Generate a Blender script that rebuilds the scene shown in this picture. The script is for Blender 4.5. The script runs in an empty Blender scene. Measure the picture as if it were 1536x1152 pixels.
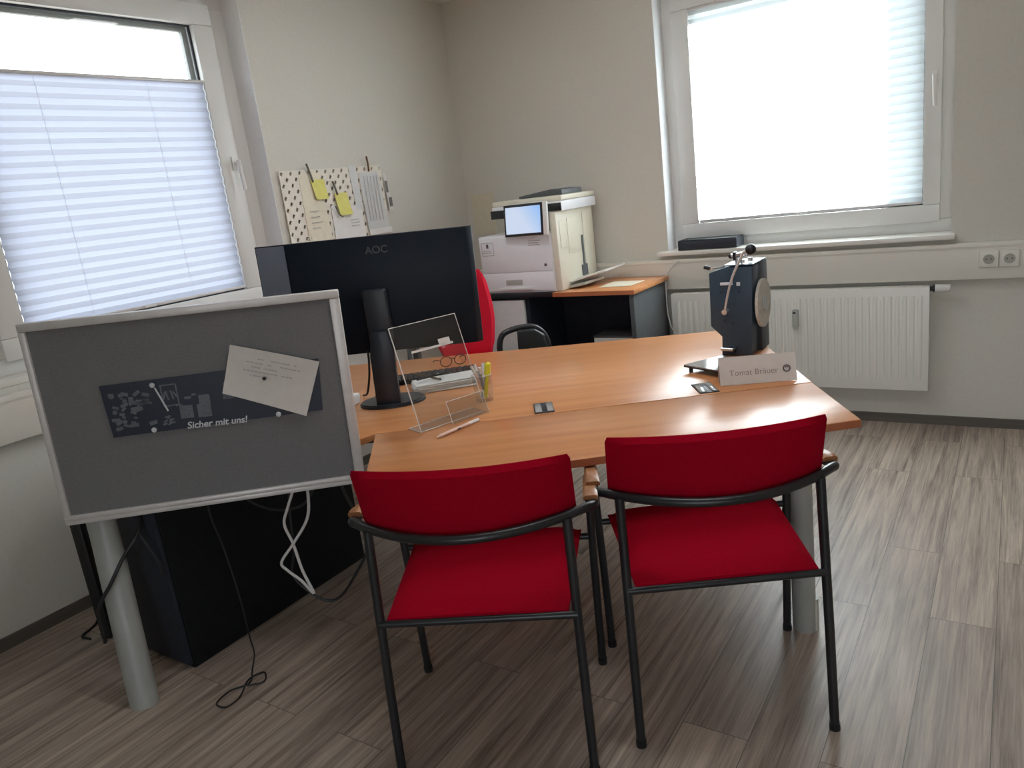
import bpy, bmesh, math, random
from mathutils import Vector, Matrix
random.seed(7)
C = bpy.context.scene.collection
PI = math.pi
H = 1.5
ANG = math.radians(34.09)
CA, SA = math.cos(ANG), math.sin(ANG)
XL, YB = -3.25, 4.45            # left wall and back wall

def D(x, y, z=0.0):
    """desk frame -> world"""
    return Vector((x*CA - y*SA, x*SA + y*CA, z))

# ------------------------------------------------------------------ materials
def mat(name, color=(.8, .8, .8), rough=.5, metal=0.0, spec=.5, coat=0.0, trans=0.0, emit=None, estr=0.0, alpha=None, sheen=0.0):
    m = bpy.data.materials.new(name); m.use_nodes = True
    b = m.node_tree.nodes['Principled BSDF']
    b.inputs['Base Color'].default_value = (*color, 1)
    b.inputs['Roughness'].default_value = rough
    b.inputs['Metallic'].default_value = metal
    b.inputs['Specular IOR Level'].default_value = spec
    b.inputs['Coat Weight'].default_value = coat
    b.inputs['Transmission Weight'].default_value = trans
    b.inputs['Sheen Weight'].default_value = sheen
    if emit:
        b.inputs['Emission Color'].default_value = (*emit, 1)
        b.inputs['Emission Strength'].default_value = estr
    return m

def N(m, t, **kw):
    n = m.node_tree.nodes.new(t)
    for k, v in kw.items(): setattr(n, k, v)
    return n

def noisy(m, c1, c2, scale=(8, 8, 8), detail=4, bump=0.0, nscale=1.0, dist=0.0, lo=.3, hi=.7):
    """object-space noise between two colours, optional bump"""
    nt = m.node_tree; L = nt.links; b = nt.nodes['Principled BSDF']
    tc = N(m, 'ShaderNodeTexCoord'); mp = N(m, 'ShaderNodeMapping')
    mp.inputs['Scale'].default_value = scale
    L.new(tc.outputs['Object'], mp.inputs['Vector'])
    no = N(m, 'ShaderNodeTexNoise'); no.inputs['Scale'].default_value = nscale
    no.inputs['Detail'].default_value = detail; no.inputs['Distortion'].default_value = dist
    L.new(mp.outputs['Vector'], no.inputs['Vector'])
    cr = N(m, 'ShaderNodeValToRGB')
    cr.color_ramp.elements[0].position = lo; cr.color_ramp.elements[1].position = hi
    cr.color_ramp.elements[0].color = (*c1, 1); cr.color_ramp.elements[1].color = (*c2, 1)
    L.new(no.outputs['Fac'], cr.inputs['Fac']); L.new(cr.outputs['Color'], b.inputs['Base Color'])
    if bump:
        bp = N(m, 'ShaderNodeBump'); bp.inputs['Strength'].default_value = bump; bp.inputs['Distance'].default_value = .002
        L.new(no.outputs['Fac'], bp.inputs['Height']); L.new(bp.outputs['Normal'], b.inputs['Normal'])
    return m

M = {}
M['wall'] = noisy(mat('wall_paint', rough=.85, spec=.2), (.60, .58, .525), (.63, .61, .555), (60, 60, 60), 3, .15)
M['ceil'] = noisy(mat('ceiling_paint', rough=.9), (.78, .77, .74), (.80, .79, .76), (40, 40, 40))
M['litreveal'] = noisy(mat('lit_reveal_paint', rough=.8), (.80, .80, .81), (.83, .83, .84), (40, 40, 40))
M['frame'] = noisy(mat('window_plastic', rough=.35), (.72, .72, .70), (.74, .74, .72), (5, 5, 5))
M['sill'] = noisy(mat('sill_stone', rough=.25), (.74, .72, .67), (.78, .76, .71), (30, 30, 30))
M['duct'] = noisy(mat('duct_plastic', rough=.45), (.68, .655, .59), (.70, .675, .61), (6, 6, 6))
M['radiator'] = noisy(mat('radiator_enamel', rough=.35), (.76, .75, .70), (.78, .77, .72), (6, 6, 6))
M['gasket'] = noisy(mat('rubber_gasket', rough=.6), (.015, .02, .03), (.02, .025, .035), (20, 20, 20))
M['white'] = noisy(mat('white_plastic', rough=.4), (.74, .73, .71), (.77, .76, .74), (20, 20, 20))
M["printer"] = noisy(mat("printer_plastic", rough=.4), (.86, .87, .91), (.88, .89, .93), (20, 20, 20))
M['cream'] = noisy(mat('printer_cream', rough=.45), (.74, .70, .58), (.77, .73, .61), (20, 20, 20))
M['black'] = noisy(mat('black_plastic', rough=.4), (.008, .009, .011), (.012, .013, .016), (20, 20, 20))
M['cable'] = noisy(mat('black_cable', rough=.5), (.008, .008, .009), (.013, .013, .014), (20, 20, 20))
M['wcable'] = noisy(mat('white_cable', rough=.5), (.62, .61, .60), (.66, .65, .64), (20, 20, 20))
M['tube'] = noisy(mat('black_lacquered_steel', rough=.35), (.010, .011, .013), (.014, .015, .018), (15, 15, 15))
M['monitor'] = noisy(mat('monitor_plastic', rough=.42, spec=.15), (.006, .011, .019), (.009, .014, .023), (10, 10, 10))
M['standp'] = noisy(mat('stand_plastic', rough=.4), (.013, .018, .027), (.017, .022, .031), (10, 10, 10))
M['logo'] = noisy(mat('faint_logo', rough=.4), (.030, .036, .046), (.036, .042, .052), (40, 40, 40))
M['winsheen'] = noisy(mat('window_sheen_blue_grey', rough=.35), (.15, .18, .24), (.18, .21, .27), (10, 10, 10))
M['grey'] = noisy(mat('grey_steel', rough=.4), (.30, .31, .29), (.34, .35, .33), (10, 10, 10))
M['greylite'] = noisy(mat('light_grey_cap', rough=.4), (.44, .44, .39), (.48, .48, .43), (10, 10, 10))
M['alu'] = noisy(mat('aluminium_frame', rough=.4, metal=.2), (.60, .58, .57), (.66, .64, .63), (30, 30, 30))
M['chrome'] = noisy(mat('chromed_steel', rough=.18, metal=.75), (.78, .78, .79), (.84, .84, .85), (10, 10, 10))
M['felt'] = noisy(mat('grey_felt', rough=.95, spec=.1), (.165, .165, .17), (.205, .205, .21), (220, 220, 220), 3, .3)
M['navy'] = noisy(mat('navy_plate', rough=.4), (.008, .013, .032), (.011, .017, .038), (20, 20, 20))
M['print'] = noisy(mat('grey_print', rough=.6), (.10, .115, .14), (.15, .165, .19), (120, 120, 120))
M['whiteprint'] = noisy(mat('white_print', rough=.6), (.62, .64, .68), (.68, .70, .74), (50, 50, 50))
M['paper'] = noisy(mat('white_paper', rough=.8, spec=.2), (.66, .63, .60), (.71, .68, .65), (30, 30, 30))
M['paperw'] = noisy(mat('bright_paper', rough=.8, spec=.2), (.78, .77, .75), (.82, .81, .79), (30, 30, 30))
M['papercream'] = noisy(mat('cream_paper', rough=.8, spec=.2), (.74, .69, .55), (.78, .73, .60), (30, 30, 30))
M['paperbeige'] = noisy(mat('beige_paper', rough=.8, spec=.2), (.62, .56, .44), (.66, .60, .48), (30, 30, 30))
M['ink'] = noisy(mat('grey_ink', rough=.8), (.40, .38, .37), (.50, .48, .47), (90, 90, 90))
M['ink2'] = noisy(mat('mid_grey_ink', rough=.8), (.22, .19, .20), (.30, .27, .28), (90, 90, 90))
M['inkdark'] = noisy(mat('dark_ink', rough=.8), (.10, .08, .10), (.16, .13, .16), (90, 90, 90))
M['sticky'] = noisy(mat('yellow_note', rough=.8), (.66, .62, .16), (.72, .68, .22), (30, 30, 30))
M['peg'] = noisy(mat('pegboard_plastic', rough=.5), (.72, .67, .58), (.75, .70, .61), (20, 20, 20))
M['holeshade'] = noisy(mat('hole_shade', rough=.7), (.34, .29, .24), (.40, .34, .28), (20, 20, 20))
M['darkpeg'] = noisy(mat('dark_clip', rough=.5), (.10, .09, .08), (.15, .14, .12), (20, 20, 20))
M['redfab'] = noisy(mat('red_upholstery', rough=.9, spec=.05), (.27, .001, .011), (.34, .002, .016), (300, 300, 300), 3, .35)
M['redmesh'] = noisy(mat('office_chair_red', rough=.7, spec=.2), (.62, .008, .03), (.72, .014, .045), (200, 200, 200), 3, .2)
M['armwood'] = noisy(mat('armrest_beech', rough=.4), (.24, .095, .032), (.32, .135, .048), (8, 60, 60))
M['slate'] = noisy(mat('charcoal_board', rough=.6, spec=.12), (.009, .010, .011), (.012, .013, .014), (30, 30, 30))
M['navyboard'] = noisy(mat('dark_blue_board', rough=.55, spec=.25), (.018, .022, .032), (.024, .028, .038), (30, 30, 30))
M['sideboard'] = noisy(mat('anthracite_board', rough=.5), (.060, .066, .070), (.075, .081, .085), (30, 30, 30))
M['lgrey'] = noisy(mat('light_grey_board', rough=.5), (.60, .61, .60), (.64, .65, .64), (30, 30, 30))
M['device'] = noisy(mat('blue_grey_steel', rough=.45), (.024, .046, .072), (.031, .055, .083), (60, 60, 60), 3, .1)
M['devdark'] = noisy(mat('dark_blue_steel', rough=.45), (.018, .024, .036), (.024, .030, .043), (60, 60, 60))
M['roll'] = noisy(mat('label_roll_paper', rough=.7), (.50, .46, .40), (.62, .57, .50), (60, 60, 60))
M['yellow'] = noisy(mat('yellow_plastic', rough=.4), (.72, .68, .02), (.80, .76, .05), (20, 20, 20))
M['penwhite'] = noisy(mat('pen_white', rough=.35), (.74, .72, .70), (.80, .78, .76), (20, 20, 20))
M['pengrey'] = noisy(mat('pen_grey', rough=.35), (.24, .25, .27), (.32, .33, .35), (20, 20, 20))
M['penskin'] = noisy(mat('pen_pale_pink', rough=.35), (.74, .55, .46), (.80, .61, .52), (20, 20, 20))
M['brown'] = noisy(mat('dark_brown_wood', rough=.5), (.10, .05, .02), (.15, .08, .03), (20, 20, 20))
M['traytop'] = noisy(mat('glossy_grey_top', rough=.12), (.30, .30, .29), (.34, .34, .33), (10, 10, 10))
M['socket'] = noisy(mat('socket_plastic', rough=.35), (.70, .68, .61), (.72, .70, .63), (10, 10, 10))
M['sockethole'] = noisy(mat('socket_recess', rough=.5), (.34, .33, .28), (.38, .37, .32), (10, 10, 10))
M['tag'] = noisy(mat('grey_meter', rough=.4), (.42, .43, .40), (.46, .47, .44), (10, 10, 10))
M['pinkred'] = noisy(mat('reflected_red', rough=.7), (.30, .10, .12), (.36, .14, .16), (10, 10, 10))

def wood(name, c1, c2, c3, rough, axis=0, coat=.0):
    m = mat(name, rough=rough, coat=coat); nt = m.node_tree; L = nt.links; b = nt.nodes['Principled BSDF']
    b.inputs['Coat Roughness'].default_value = .2
    tc = N(m, 'ShaderNodeTexCoord'); mp = N(m, 'ShaderNodeMapping')
    sc = [22, 22, 22]; sc[axis] = 1.3
    mp.inputs['Scale'].default_value = sc
    L.new(tc.outputs['Object'], mp.inputs['Vector'])
    no = N(m, 'ShaderNodeTexNoise'); no.inputs['Scale'].default_value = 1.0; no.inputs['Detail'].default_value = 5; no.inputs['Distortion'].default_value = .4
    L.new(mp.outputs['Vector'], no.inputs['Vector'])
    cr = N(m, 'ShaderNodeValToRGB'); e = cr.color_ramp.elements
    e[0].position = .28; e[0].color = (*c1, 1); e[1].position = .74; e[1].color = (*c3, 1)
    k = e.new(.5); k.color = (*c2, 1)
    L.new(no.outputs['Fac'], cr.inputs['Fac']); L.new(cr.outputs['Color'], b.inputs['Base Color'])
    return m
M['beech'] = wood('beech_laminate', (.49, .195, .072), (.545, .232, .09), (.60, .265, .11), .28)
M['beechedge'] = wood('beech_edge_band', (.36, .11, .045), (.40, .13, .055), (.44, .15, .065), .4)

def floor_mat():
    m = mat('vinyl_plank_floor', rough=.38); nt = m.node_tree; L = nt.links; b = nt.nodes['Principled BSDF']
    tc = N(m, 'ShaderNodeTexCoord')
    rot = N(m, 'ShaderNodeMapping'); rot.inputs['Rotation'].default_value = (0, 0, PI/2)
    L.new(tc.outputs['Object'], rot.inputs['Vector'])
    br = N(m, 'ShaderNodeTexBrick'); br.offset = .37
    br.inputs['Scale'].default_value = 1; br.inputs['Brick Width'].default_value = 1.24; br.inputs['Row Height'].default_value = .182
    br.inputs['Mortar Size'].default_value = .0012; br.inputs['Mortar Smooth'].default_value = .3; br.inputs['Bias'].default_value = 0
    br.inputs['Color1'].default_value = (0, 0, 0, 1); br.inputs['Color2'].default_value = (1, 1, 1, 1); br.inputs['Mortar'].default_value = (.5, .5, .5, 1)
    L.new(rot.outputs['Vector'], br.inputs['Vector'])
    # per-plank offset of the grain
    vm = N(m, 'ShaderNodeVectorMath', operation='MULTIPLY_ADD')
    L.new(br.outputs['Color'], vm.inputs[0]); vm.inputs[1].default_value = (3, 7, 0); L.new(tc.outputs['Object'], vm.inputs[2])
    def streak(sx, sy, det, dist):
        mp = N(m, 'ShaderNodeMapping'); mp.inputs['Scale'].default_value = (sx, sy, 1)
        L.new(vm.outputs['Vector'], mp.inputs['Vector'])
        no = N(m, 'ShaderNodeTexNoise'); no.inputs['Scale'].default_value = 1; no.inputs['Detail'].default_value = det; no.inputs['Distortion'].default_value = dist
        no.inputs['Roughness'].default_value = .62
        L.new(mp.outputs['Vector'], no.inputs['Vector']); return no
    a = streak(38, 1.5, 6, .7); f = streak(170, 5.0, 5, .4); w = streak(4, .9, 2, 0)
    cr = N(m, 'ShaderNodeValToRGB'); e = cr.color_ramp.elements
    e[0].position = .36; e[0].color = (.14, .108, .085, 1); e[1].position = .66; e[1].color = (.61, .52, .44, 1)
    k = e.new(.48); k.color = (.335, .275, .23, 1)
    mx = N(m, 'ShaderNodeMath', operation='MULTIPLY_ADD'); mx.inputs[1].default_value = .55
    L.new(a.outputs['Fac'], mx.inputs[0])
    m2 = N(m, 'ShaderNodeMath', operation='MULTIPLY'); m2.inputs[1].default_value = .30; L.new(f.outputs['Fac'], m2.inputs[0])
    m3 = N(m, 'ShaderNodeMath', operation='MULTIPLY_ADD'); m3.inputs[1].default_value = .15; L.new(w.outputs['Fac'], m3.inputs[0]); L.new(m2.outputs[0], m3.inputs[2])
    L.new(m3.outputs[0], mx.inputs[2]); L.new(mx.outputs[0], cr.inputs['Fac'])
    # plank-to-plank tint and joints
    hs = N(m, 'ShaderNodeMix', data_type='RGBA', blend_type='MULTIPLY'); hs.inputs[0].default_value = 1
    tr = N(m, 'ShaderNodeValToRGB'); tr.color_ramp.elements[0].color = (.86, .85, .85, 1); tr.color_ramp.elements[1].color = (1.08, 1.07, 1.06, 1)
    L.new(br.outputs['Color'], tr.inputs['Fac'])
    L.new(cr.outputs['Color'], hs.inputs[6]); L.new(tr.outputs['Color'], hs.inputs[7])
    jo = N(m, 'ShaderNodeMix', data_type='RGBA'); L.new(br.outputs['Fac'], jo.inputs[0]); L.new(hs.outputs[2], jo.inputs[6]); jo.inputs[7].default_value = (.085, .07, .06, 1)
    L.new(jo.outputs[2], b.inputs['Base Color'])
    bp = N(m, 'ShaderNodeBump'); bp.inputs['Strength'].default_value = .28; bp.inputs['Distance'].default_value = .002
    L.new(mx.outputs[0], bp.inputs['Height']); L.new(bp.outputs['Normal'], b.inputs['Normal'])
    rr = N(m, 'ShaderNodeMapRange'); rr.inputs['From Min'].default_value = .3; rr.inputs['From Max'].default_value = .7
    rr.inputs['To Min'].default_value = .50; rr.inputs['To Max'].default_value = .34
    L.new(mx.outputs[0], rr.inputs['Value']); L.new(rr.outputs[0], b.inputs['Roughness'])
    return m
M['floor'] = floor_mat()
M['fill_lamp'] = mat('fill_lamp_diffuser', (.8, .8, .8), .5, emit=(.97, .98, 1), estr=10.0)  # emission of the added ceiling fill panels
M['base'] = noisy(mat('baseboard_vinyl', rough=.5), (.085, .075, .062), (.115, .10, .085), (3, 3, 40))

def glass_mat(name, tint, fac_max=.25, rough=.03, base=.04):
    """thin clear sheet: see-through with a fresnel gloss"""
    m = bpy.data.materials.new(name); m.use_nodes = True; nt = m.node_tree; nt.nodes.clear(); L = nt.links
    out = nt.nodes.new('ShaderNodeOutputMaterial'); mix = nt.nodes.new('ShaderNodeMixShader')
    tr = nt.nodes.new('ShaderNodeBsdfTransparent'); tr.inputs['Color'].default_value = (*tint, 1)
    gl = nt.nodes.new('ShaderNodeBsdfGlossy'); gl.inputs['Roughness'].default_value = rough
    lw = nt.nodes.new('ShaderNodeLayerWeight'); lw.inputs['Blend'].default_value = .25
    fr = nt.nodes.new('ShaderNodeMapRange'); fr.inputs['To Min'].default_value = base; fr.inputs['To Max'].default_value = fac_max
    L.new(lw.outputs['Facing'], fr.inputs['Value']); L.new(fr.outputs[0], mix.inputs[0]); L.new(tr.outputs[0], mix.inputs[1]); L.new(gl.outputs[0], mix.inputs[2])
    L.new(mix.outputs[0], out.inputs['Surface'])
    return m
M['pane'] = glass_mat('window_glass', (.94, .97, .98))
M['acrylic'] = glass_mat('clear_acrylic', (.965, .965, .96), base=.07)
M['tumbler'] = glass_mat('drinking_glass', (.90, .92, .93), base=.08)

def acry_edge():
    m = mat('acrylic_edge', (.80, .78, .75), .25); return noisy(m, (.66, .65, .63), (.80, .78, .75), (40, 40, 40))
M['acryledge'] = acry_edge()

def blind_mat(name, col, tr):
    m = bpy.data.materials.new(name); m.use_nodes = True; nt = m.node_tree; nt.nodes.clear(); L = nt.links
    out = nt.nodes.new('ShaderNodeOutputMaterial'); mix = nt.nodes.new('ShaderNodeMixShader'); mix.inputs[0].default_value = tr
    tc = nt.nodes.new('ShaderNodeTexCoord'); no = nt.nodes.new('ShaderNodeTexNoise'); no.inputs['Scale'].default_value = 300
    L.new(tc.outputs['Object'], no.inputs['Vector'])
    cr = nt.nodes.new('ShaderNodeValToRGB'); cr.color_ramp.elements[0].color = (*[c*.94 for c in col], 1); cr.color_ramp.elements[1].color = (*col, 1)
    L.new(no.outputs['Fac'], cr.inputs['Fac'])
    d = nt.nodes.new('ShaderNodeBsdfDiffuse'); t = nt.nodes.new('ShaderNodeBsdfTranslucent')
    L.new(cr.outputs['Color'], d.inputs['Color']); L.new(cr.outputs['Color'], t.inputs['Color'])
    L.new(d.outputs[0], mix.inputs[1]); L.new(t.outputs[0], mix.inputs[2]); L.new(mix.outputs[0], out.inputs['Surface'])
    return m
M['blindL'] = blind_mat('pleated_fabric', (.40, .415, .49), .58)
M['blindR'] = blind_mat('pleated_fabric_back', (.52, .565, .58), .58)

def screen_mat():
    m = mat('touchscreen_glow', (.02, .02, .02), .2); nt = m.node_tree; L = nt.links; b = nt.nodes['Principled BSDF']
    tc = N(m, 'ShaderNodeTexCoord'); g = N(m, 'ShaderNodeMapping'); g.inputs['Rotation'].default_value = (0, math.radians(35), 0); g.inputs['Scale'].default_value = (4.2, 1, 4.2)
    L.new(tc.outputs['Object'], g.inputs['Vector']); gr = N(m, 'ShaderNodeTexGradient'); L.new(g.outputs['Vector'], gr.inputs['Vector'])
    cr = N(m, 'ShaderNodeValToRGB'); e = cr.color_ramp.elements
    e[0].position = .0; e[0].color = (.62, .72, .90, 1); e[1].position = .85; e[1].color = (.16, .45, .95, 1)
    L.new(gr.outputs['Fac'], cr.inputs['Fac']); L.new(cr.outputs['Color'], b.inputs['Emission Color']); b.inputs['Emission Strength'].default_value = .8
    return m
M['screen'] = screen_mat()

# ------------------------------------------------------------------ mesh building
class MB:
    def __init__(s): s.bm = bmesh.new()
    def box(s, c, size, rot=None, bev=0.0, seg=2):
        t = bmesh.new(); bmesh.ops.create_cube(t, size=1)
        bmesh.ops.scale(t, vec=size, verts=t.verts)
        if bev: bmesh.ops.bevel(t, geom=t.edges[:], offset=bev, segments=seg, profile=.5, affect='EDGES')
        mt = Matrix.Translation(c)
        if rot is not None: mt = mt @ (rot if isinstance(rot, Matrix) else Matrix.Rotation(rot, 4, 'Z'))
        bmesh.ops.transform(t, matrix=mt, verts=t.verts); s._add(t); return s
    def bounds(s, x0, x1, y0, y1, z0, z1, bev=0.0, seg=2):
        return s.box(((x0+x1)/2, (y0+y1)/2, (z0+z1)/2), (abs(x1-x0), abs(y1-y0), abs(z1-z0)), None, bev, seg)
    def _add(s, t):
        me = bpy.data.meshes.new('tmp'); t.to_mesh(me); t.free(); s.bm.from_mesh(me); bpy.data.meshes.remove(me)
    def prism(s, poly, vec, bev=0.0, seg=2):
        t = bmesh.new(); vs = [t.verts.new(p) for p in poly]; f = t.faces.new(vs)
        r = bmesh.ops.extrude_face_region(t, geom=[f]); nv = [g for g in r['geom'] if isinstance(g, bmesh.types.BMVert)]
        bmesh.ops.translate(t, vec=vec, verts=nv); bmesh.ops.recalc_face_normals(t, faces=t.faces[:])
        if bev: bmesh.ops.bevel(t, geom=t.edges[:], offset=bev, segments=seg, profile=.5, affect='EDGES')
        s._add(t); return s
    def tube(s, pts, r, n=10, smooth=0, cap=True):
        pts = [Vector(p) for p in pts]
        if smooth: pts = catmull(pts, smooth)
        rr = r if isinstance(r, (list, tuple)) else [r]*len(pts)
        if len(rr) != len(pts): rr = [rr[0] + (rr[-1]-rr[0])*i/(len(pts)-1) for i in range(len(pts))]
        rings = []; up = None
        for i, p in enumerate(pts):
            d = (pts[min(i+1, len(pts)-1)] - pts[max(i-1, 0)]).normalized()
            if up is None: up = Vector((0, 0, 1)) if abs(d.z) < .9 else Vector((1, 0, 0))
            a = (up - d*up.dot(d)).normalized(); up = a; b = d.cross(a)
            rings.append([s.bm.verts.new(p + (a*math.cos(2*PI*k/n) + b*math.sin(2*PI*k/n))*rr[i]) for k in range(n)])
        for i in range(len(rings)-1):
            for k in range(n): s.bm.faces.new((rings[i][k], rings[i][(k+1) % n], rings[i+1][(k+1) % n], rings[i+1][k]))
        if cap: s.bm.faces.new(rings[0][::-1]); s.bm.faces.new(rings[-1])
        return s
    def cyl(s, a, b, r, n=24): return s.tube([a, b], r, n)
    def oval(s, pts, rx, ry, n=20):
        rings = []
        for p in pts:
            p = Vector(p); rings.append([s.bm.verts.new(p + Vector((rx*math.cos(2*PI*k/n), ry*math.sin(2*PI*k/n), 0))) for k in range(n)])
        for i in range(len(rings)-1):
            for k in range(n): s.bm.faces.new((rings[i][k], rings[i][(k+1) % n], rings[i+1][(k+1) % n], rings[i+1][k]))
        s.bm.faces.new(rings[0][::-1]); s.bm.faces.new(rings[-1]); return s
    def lathe(s, prof, c=(0, 0, 0), n=28):
        c = Vector(c); rings = []
        for r, z in prof: rings.append([s.bm.verts.new(c + Vector((r*math.cos(2*PI*k/n), r*math.sin(2*PI*k/n), z))) for k in range(n)])
        for i in range(len(rings)-1):
            for k in range(n): s.bm.faces.new((rings[i][k], rings[i][(k+1) % n], rings[i+1][(k+1) % n], rings[i+1][k]))
        s.bm.faces.new(rings[0][::-1]); s.bm.faces.new(rings[-1]); return s
    def sphere(s, c, r, sc=(1, 1, 1)):
        t = bmesh.new(); bmesh.ops.create_uvsphere(t, u_segments=20, v_segments=12, radius=r)
        bmesh.ops.scale(t, vec=sc, verts=t.verts); bmesh.ops.translate(t, vec=c, verts=t.verts); s._add(t); return s
    def quad(s, *ps): s.bm.faces.new([s.bm.verts.new(p) for p in ps]); return s
    def grid(s, rows):
        vs = [[s.bm.verts.new(p) for p in r] for r in rows]
        for i in range(len(vs)-1):
            for k in range(len(vs[0])-1): s.bm.faces.new((vs[i][k], vs[i][k+1], vs[i+1][k+1], vs[i+1][k]))
        return s
    def build(s, name, m, parent=None, world=False, smooth=True):
        me = bpy.data.meshes.new(name)
        bmesh.ops.recalc_face_normals(s.bm, faces=s.bm.faces[:])
        if world and parent is not None:
            bmesh.ops.transform(s.bm, matrix=wmat(parent).inverted(), verts=s.bm.verts)
        s.bm.to_mesh(me); s.bm.free()
        me.materials.append(M[m] if isinstance(m, str) else m)
        o = bpy.data.objects.new(name, me); C.objects.link(o)
        if parent is not None: o.parent = parent
        if smooth:
            for p in me.polygons: p.use_smooth = True
            try: me.set_sharp_from_angle(angle=math.radians(38))
            except Exception: pass
        return o

def wmat(o):
    m = o.matrix_basis.copy()
    while o.parent is not None:
        o = o.parent; m = o.matrix_basis @ m
    return m

def catmull(p, k):
    q = [p[0]*2-p[1]] + p + [p[-1]*2-p[-2]]; out = []
    for i in range(1, len(q)-2):
        for j in range(k):
            t = j/k; a, b, c, d = q[i-1], q[i], q[i+1], q[i+2]
            out.append(.5*((2*b) + (c-a)*t + (2*a-5*b+4*c-d)*t*t + (3*b-a-3*c+d)*t**3))
    out.append(p[-1]); return out

def text_bm(body, size, shear=0.0, bold=0.0):
    """returns mesh builder with flat lettering in the xy plane, centred"""
    cu = bpy.data.curves.new('t', 'FONT'); cu.body = body; cu.size = size; cu.shear = shear; cu.offset = bold
    cu.align_x = 'CENTER'; cu.align_y = 'CENTER'; cu.extrude = .0003
    o = bpy.data.objects.new('t', cu); C.objects.link(o); bpy.context.view_layer.update()
    me = bpy.data.meshes.new_from_object(o.evaluated_get(bpy.context.evaluated_depsgraph_get()))
    bpy.data.objects.remove(o); b = MB(); b.bm.from_mesh(me); bpy.data.meshes.remove(me); return b

def xform(b, mt): bmesh.ops.transform(b.bm, matrix=mt, verts=b.bm.verts); return b

def frame_mat(origin, ex, ey):
    ex = Vector(ex).normalized(); ey = Vector(ey); ey = (ey - ex*ey.dot(ex)).normalized(); ez = ex.cross(ey)
    m = Matrix((ex, ey, ez)).transposed().to_4x4(); m.translation = Vector(origin); return m

def thing(name, label, cat, loc=(0, 0, 0), rotz=0.0, group=None):
    o = bpy.data.objects.new(name, None); C.objects.link(o); o.empty_display_size = .05
    o.location = loc; o.rotation_euler = (0, 0, rotz); o['label'] = label; o['category'] = cat
    if group: o['group'] = group
    return o
def tag(o, label, cat, group=None):
    o['label'] = label; o['category'] = cat
    if group: o['group'] = group
    return o
def struct(o): o['kind'] = 'structure'; return o
def copy_tree(o, parent=None):
    c = o.copy(); C.objects.link(c)
    if parent is not None: c.parent = parent
    for ch in list(o.children): copy_tree(ch, c)
    return c

# ------------------------------------------------------------------ room shell
XR, YR, ZC = 2.9, -2.6, 2.75
T = .30
struct(MB().bounds(XL-T, XR+T, YR-T, YB+T, -.1, 0).build('floor', 'floor'))
struct(MB().bounds(XL-T, XR+T, YR-T, YB+T, ZC, ZC+.1).build('ceiling', 'ceil'))
WL = (1.0, 2.765, .995, 2.62)      # left window opening  y0,y1,z0,z1
WB = (-1.775, -.265, .995, 2.55)    # back window opening  x0,x1,z0,z1
b = MB()
b.bounds(XL-T, XL, YR-T, WL[0], 0, ZC).bounds(XL-T, XL, WL[1], YB+T, 0, ZC)
b.bounds(XL-T, XL, WL[0], WL[1], 0, WL[2]).bounds(XL-T, XL, WL[0], WL[1], WL[3], ZC)
struct(b.build('wall_left', 'wall'))
b = MB()
b.bounds(XL, WB[0], YB, YB+T, 0, ZC).bounds(WB[1], XR+T, YB, YB+T, 0, ZC)
b.bounds(WB[0], WB[1], YB, YB+T, 0, WB[2]).bounds(WB[0], WB[1], YB, YB+T, WB[3], ZC)
struct(b.build('wall_back', 'wall'))
struct(MB().bounds(XR, XR+T, YR, YB, 0, ZC).build('wall_right', 'wall'))
RW = (.2, 2.1, .6, 2.4)          # unseen opening added in the rear wall for fill light from behind
b = MB()
b.bounds(XL, RW[0], YR-T, YR, 0, ZC).bounds(RW[1], XR+T, YR-T, YR, 0, ZC)
b.bounds(RW[0], RW[1], YR-T, YR, 0, RW[2]).bounds(RW[0], RW[1], YR-T, YR, RW[3], ZC)
struct(b.build('wall_rear', 'wall'))
struct(MB().bounds(XL, XL+.013, YR, YB, 0, .05).build('baseboard_left', 'base'))
struct(MB().bounds(XL+.013, XR, YB-.013, YB, 0, .05).build('baseboard_back', 'base'))

def duct(b, axis):
    return b
# cable duct along both walls (trim)
dz0, dz1, dd = .79, .972, .055
b = MB().bounds(XL+dd, XR, YB-dd, YB, dz0, dz1, .006).bounds(XL+dd, XR, YB-dd-.004, YB-dd+.002, dz1-.022, dz1-.014)
struct(b.build('trim_1', 'duct'))
b = MB().bounds(XL, XL+dd, YR, YB, dz0, dz1, .006).bounds(XL+dd-.002, XL+dd+.004, YR, YB, dz1-.022, dz1-.014)
struct(b.build('trim_2', 'duct'))
# unseen ceiling panels added as fill light from above
for i, (lx, ly) in enumerate(((-.75, 1.75), (-1.75, 2.75))):
    f = struct(MB().bounds(lx-.62, lx+.62, ly-.15, ly+.15, ZC-.03, ZC-.0005, .004).build('added_fill_light', 'white'))
    MB().bounds(lx-.60, lx+.60, ly-.13, ly+.13, ZC-.0325, ZC-.0302).build('fill_light_diffuser', 'fill_lamp', f)
# linings added on the recess sides, coloured paler for light off the blinds
struct(MB().bounds(XL-.135, XL-.0005, WL[1]-.004, WL[1]-.0005, 1.0225, WL[3]).build('trim_5', 'litreveal'))
struct(MB().bounds(WB[0]+.0005, WB[0]+.004, YB+.0005, YB+.13, 1.0225, WB[3]).build('trim_6', 'litreveal'))
# window sills
struct(MB().bounds(WB[0]-.05, WB[1]+.02, YB-.065, YB+.14, .995, 1.022, .006).build('trim_3', 'sill'))
struct(MB().bounds(XL-.14, XL+.004, WL[0]+.001, WL[1]+.0, .995, 1.022, .006).build('trim_4', 'sill'))

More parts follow.
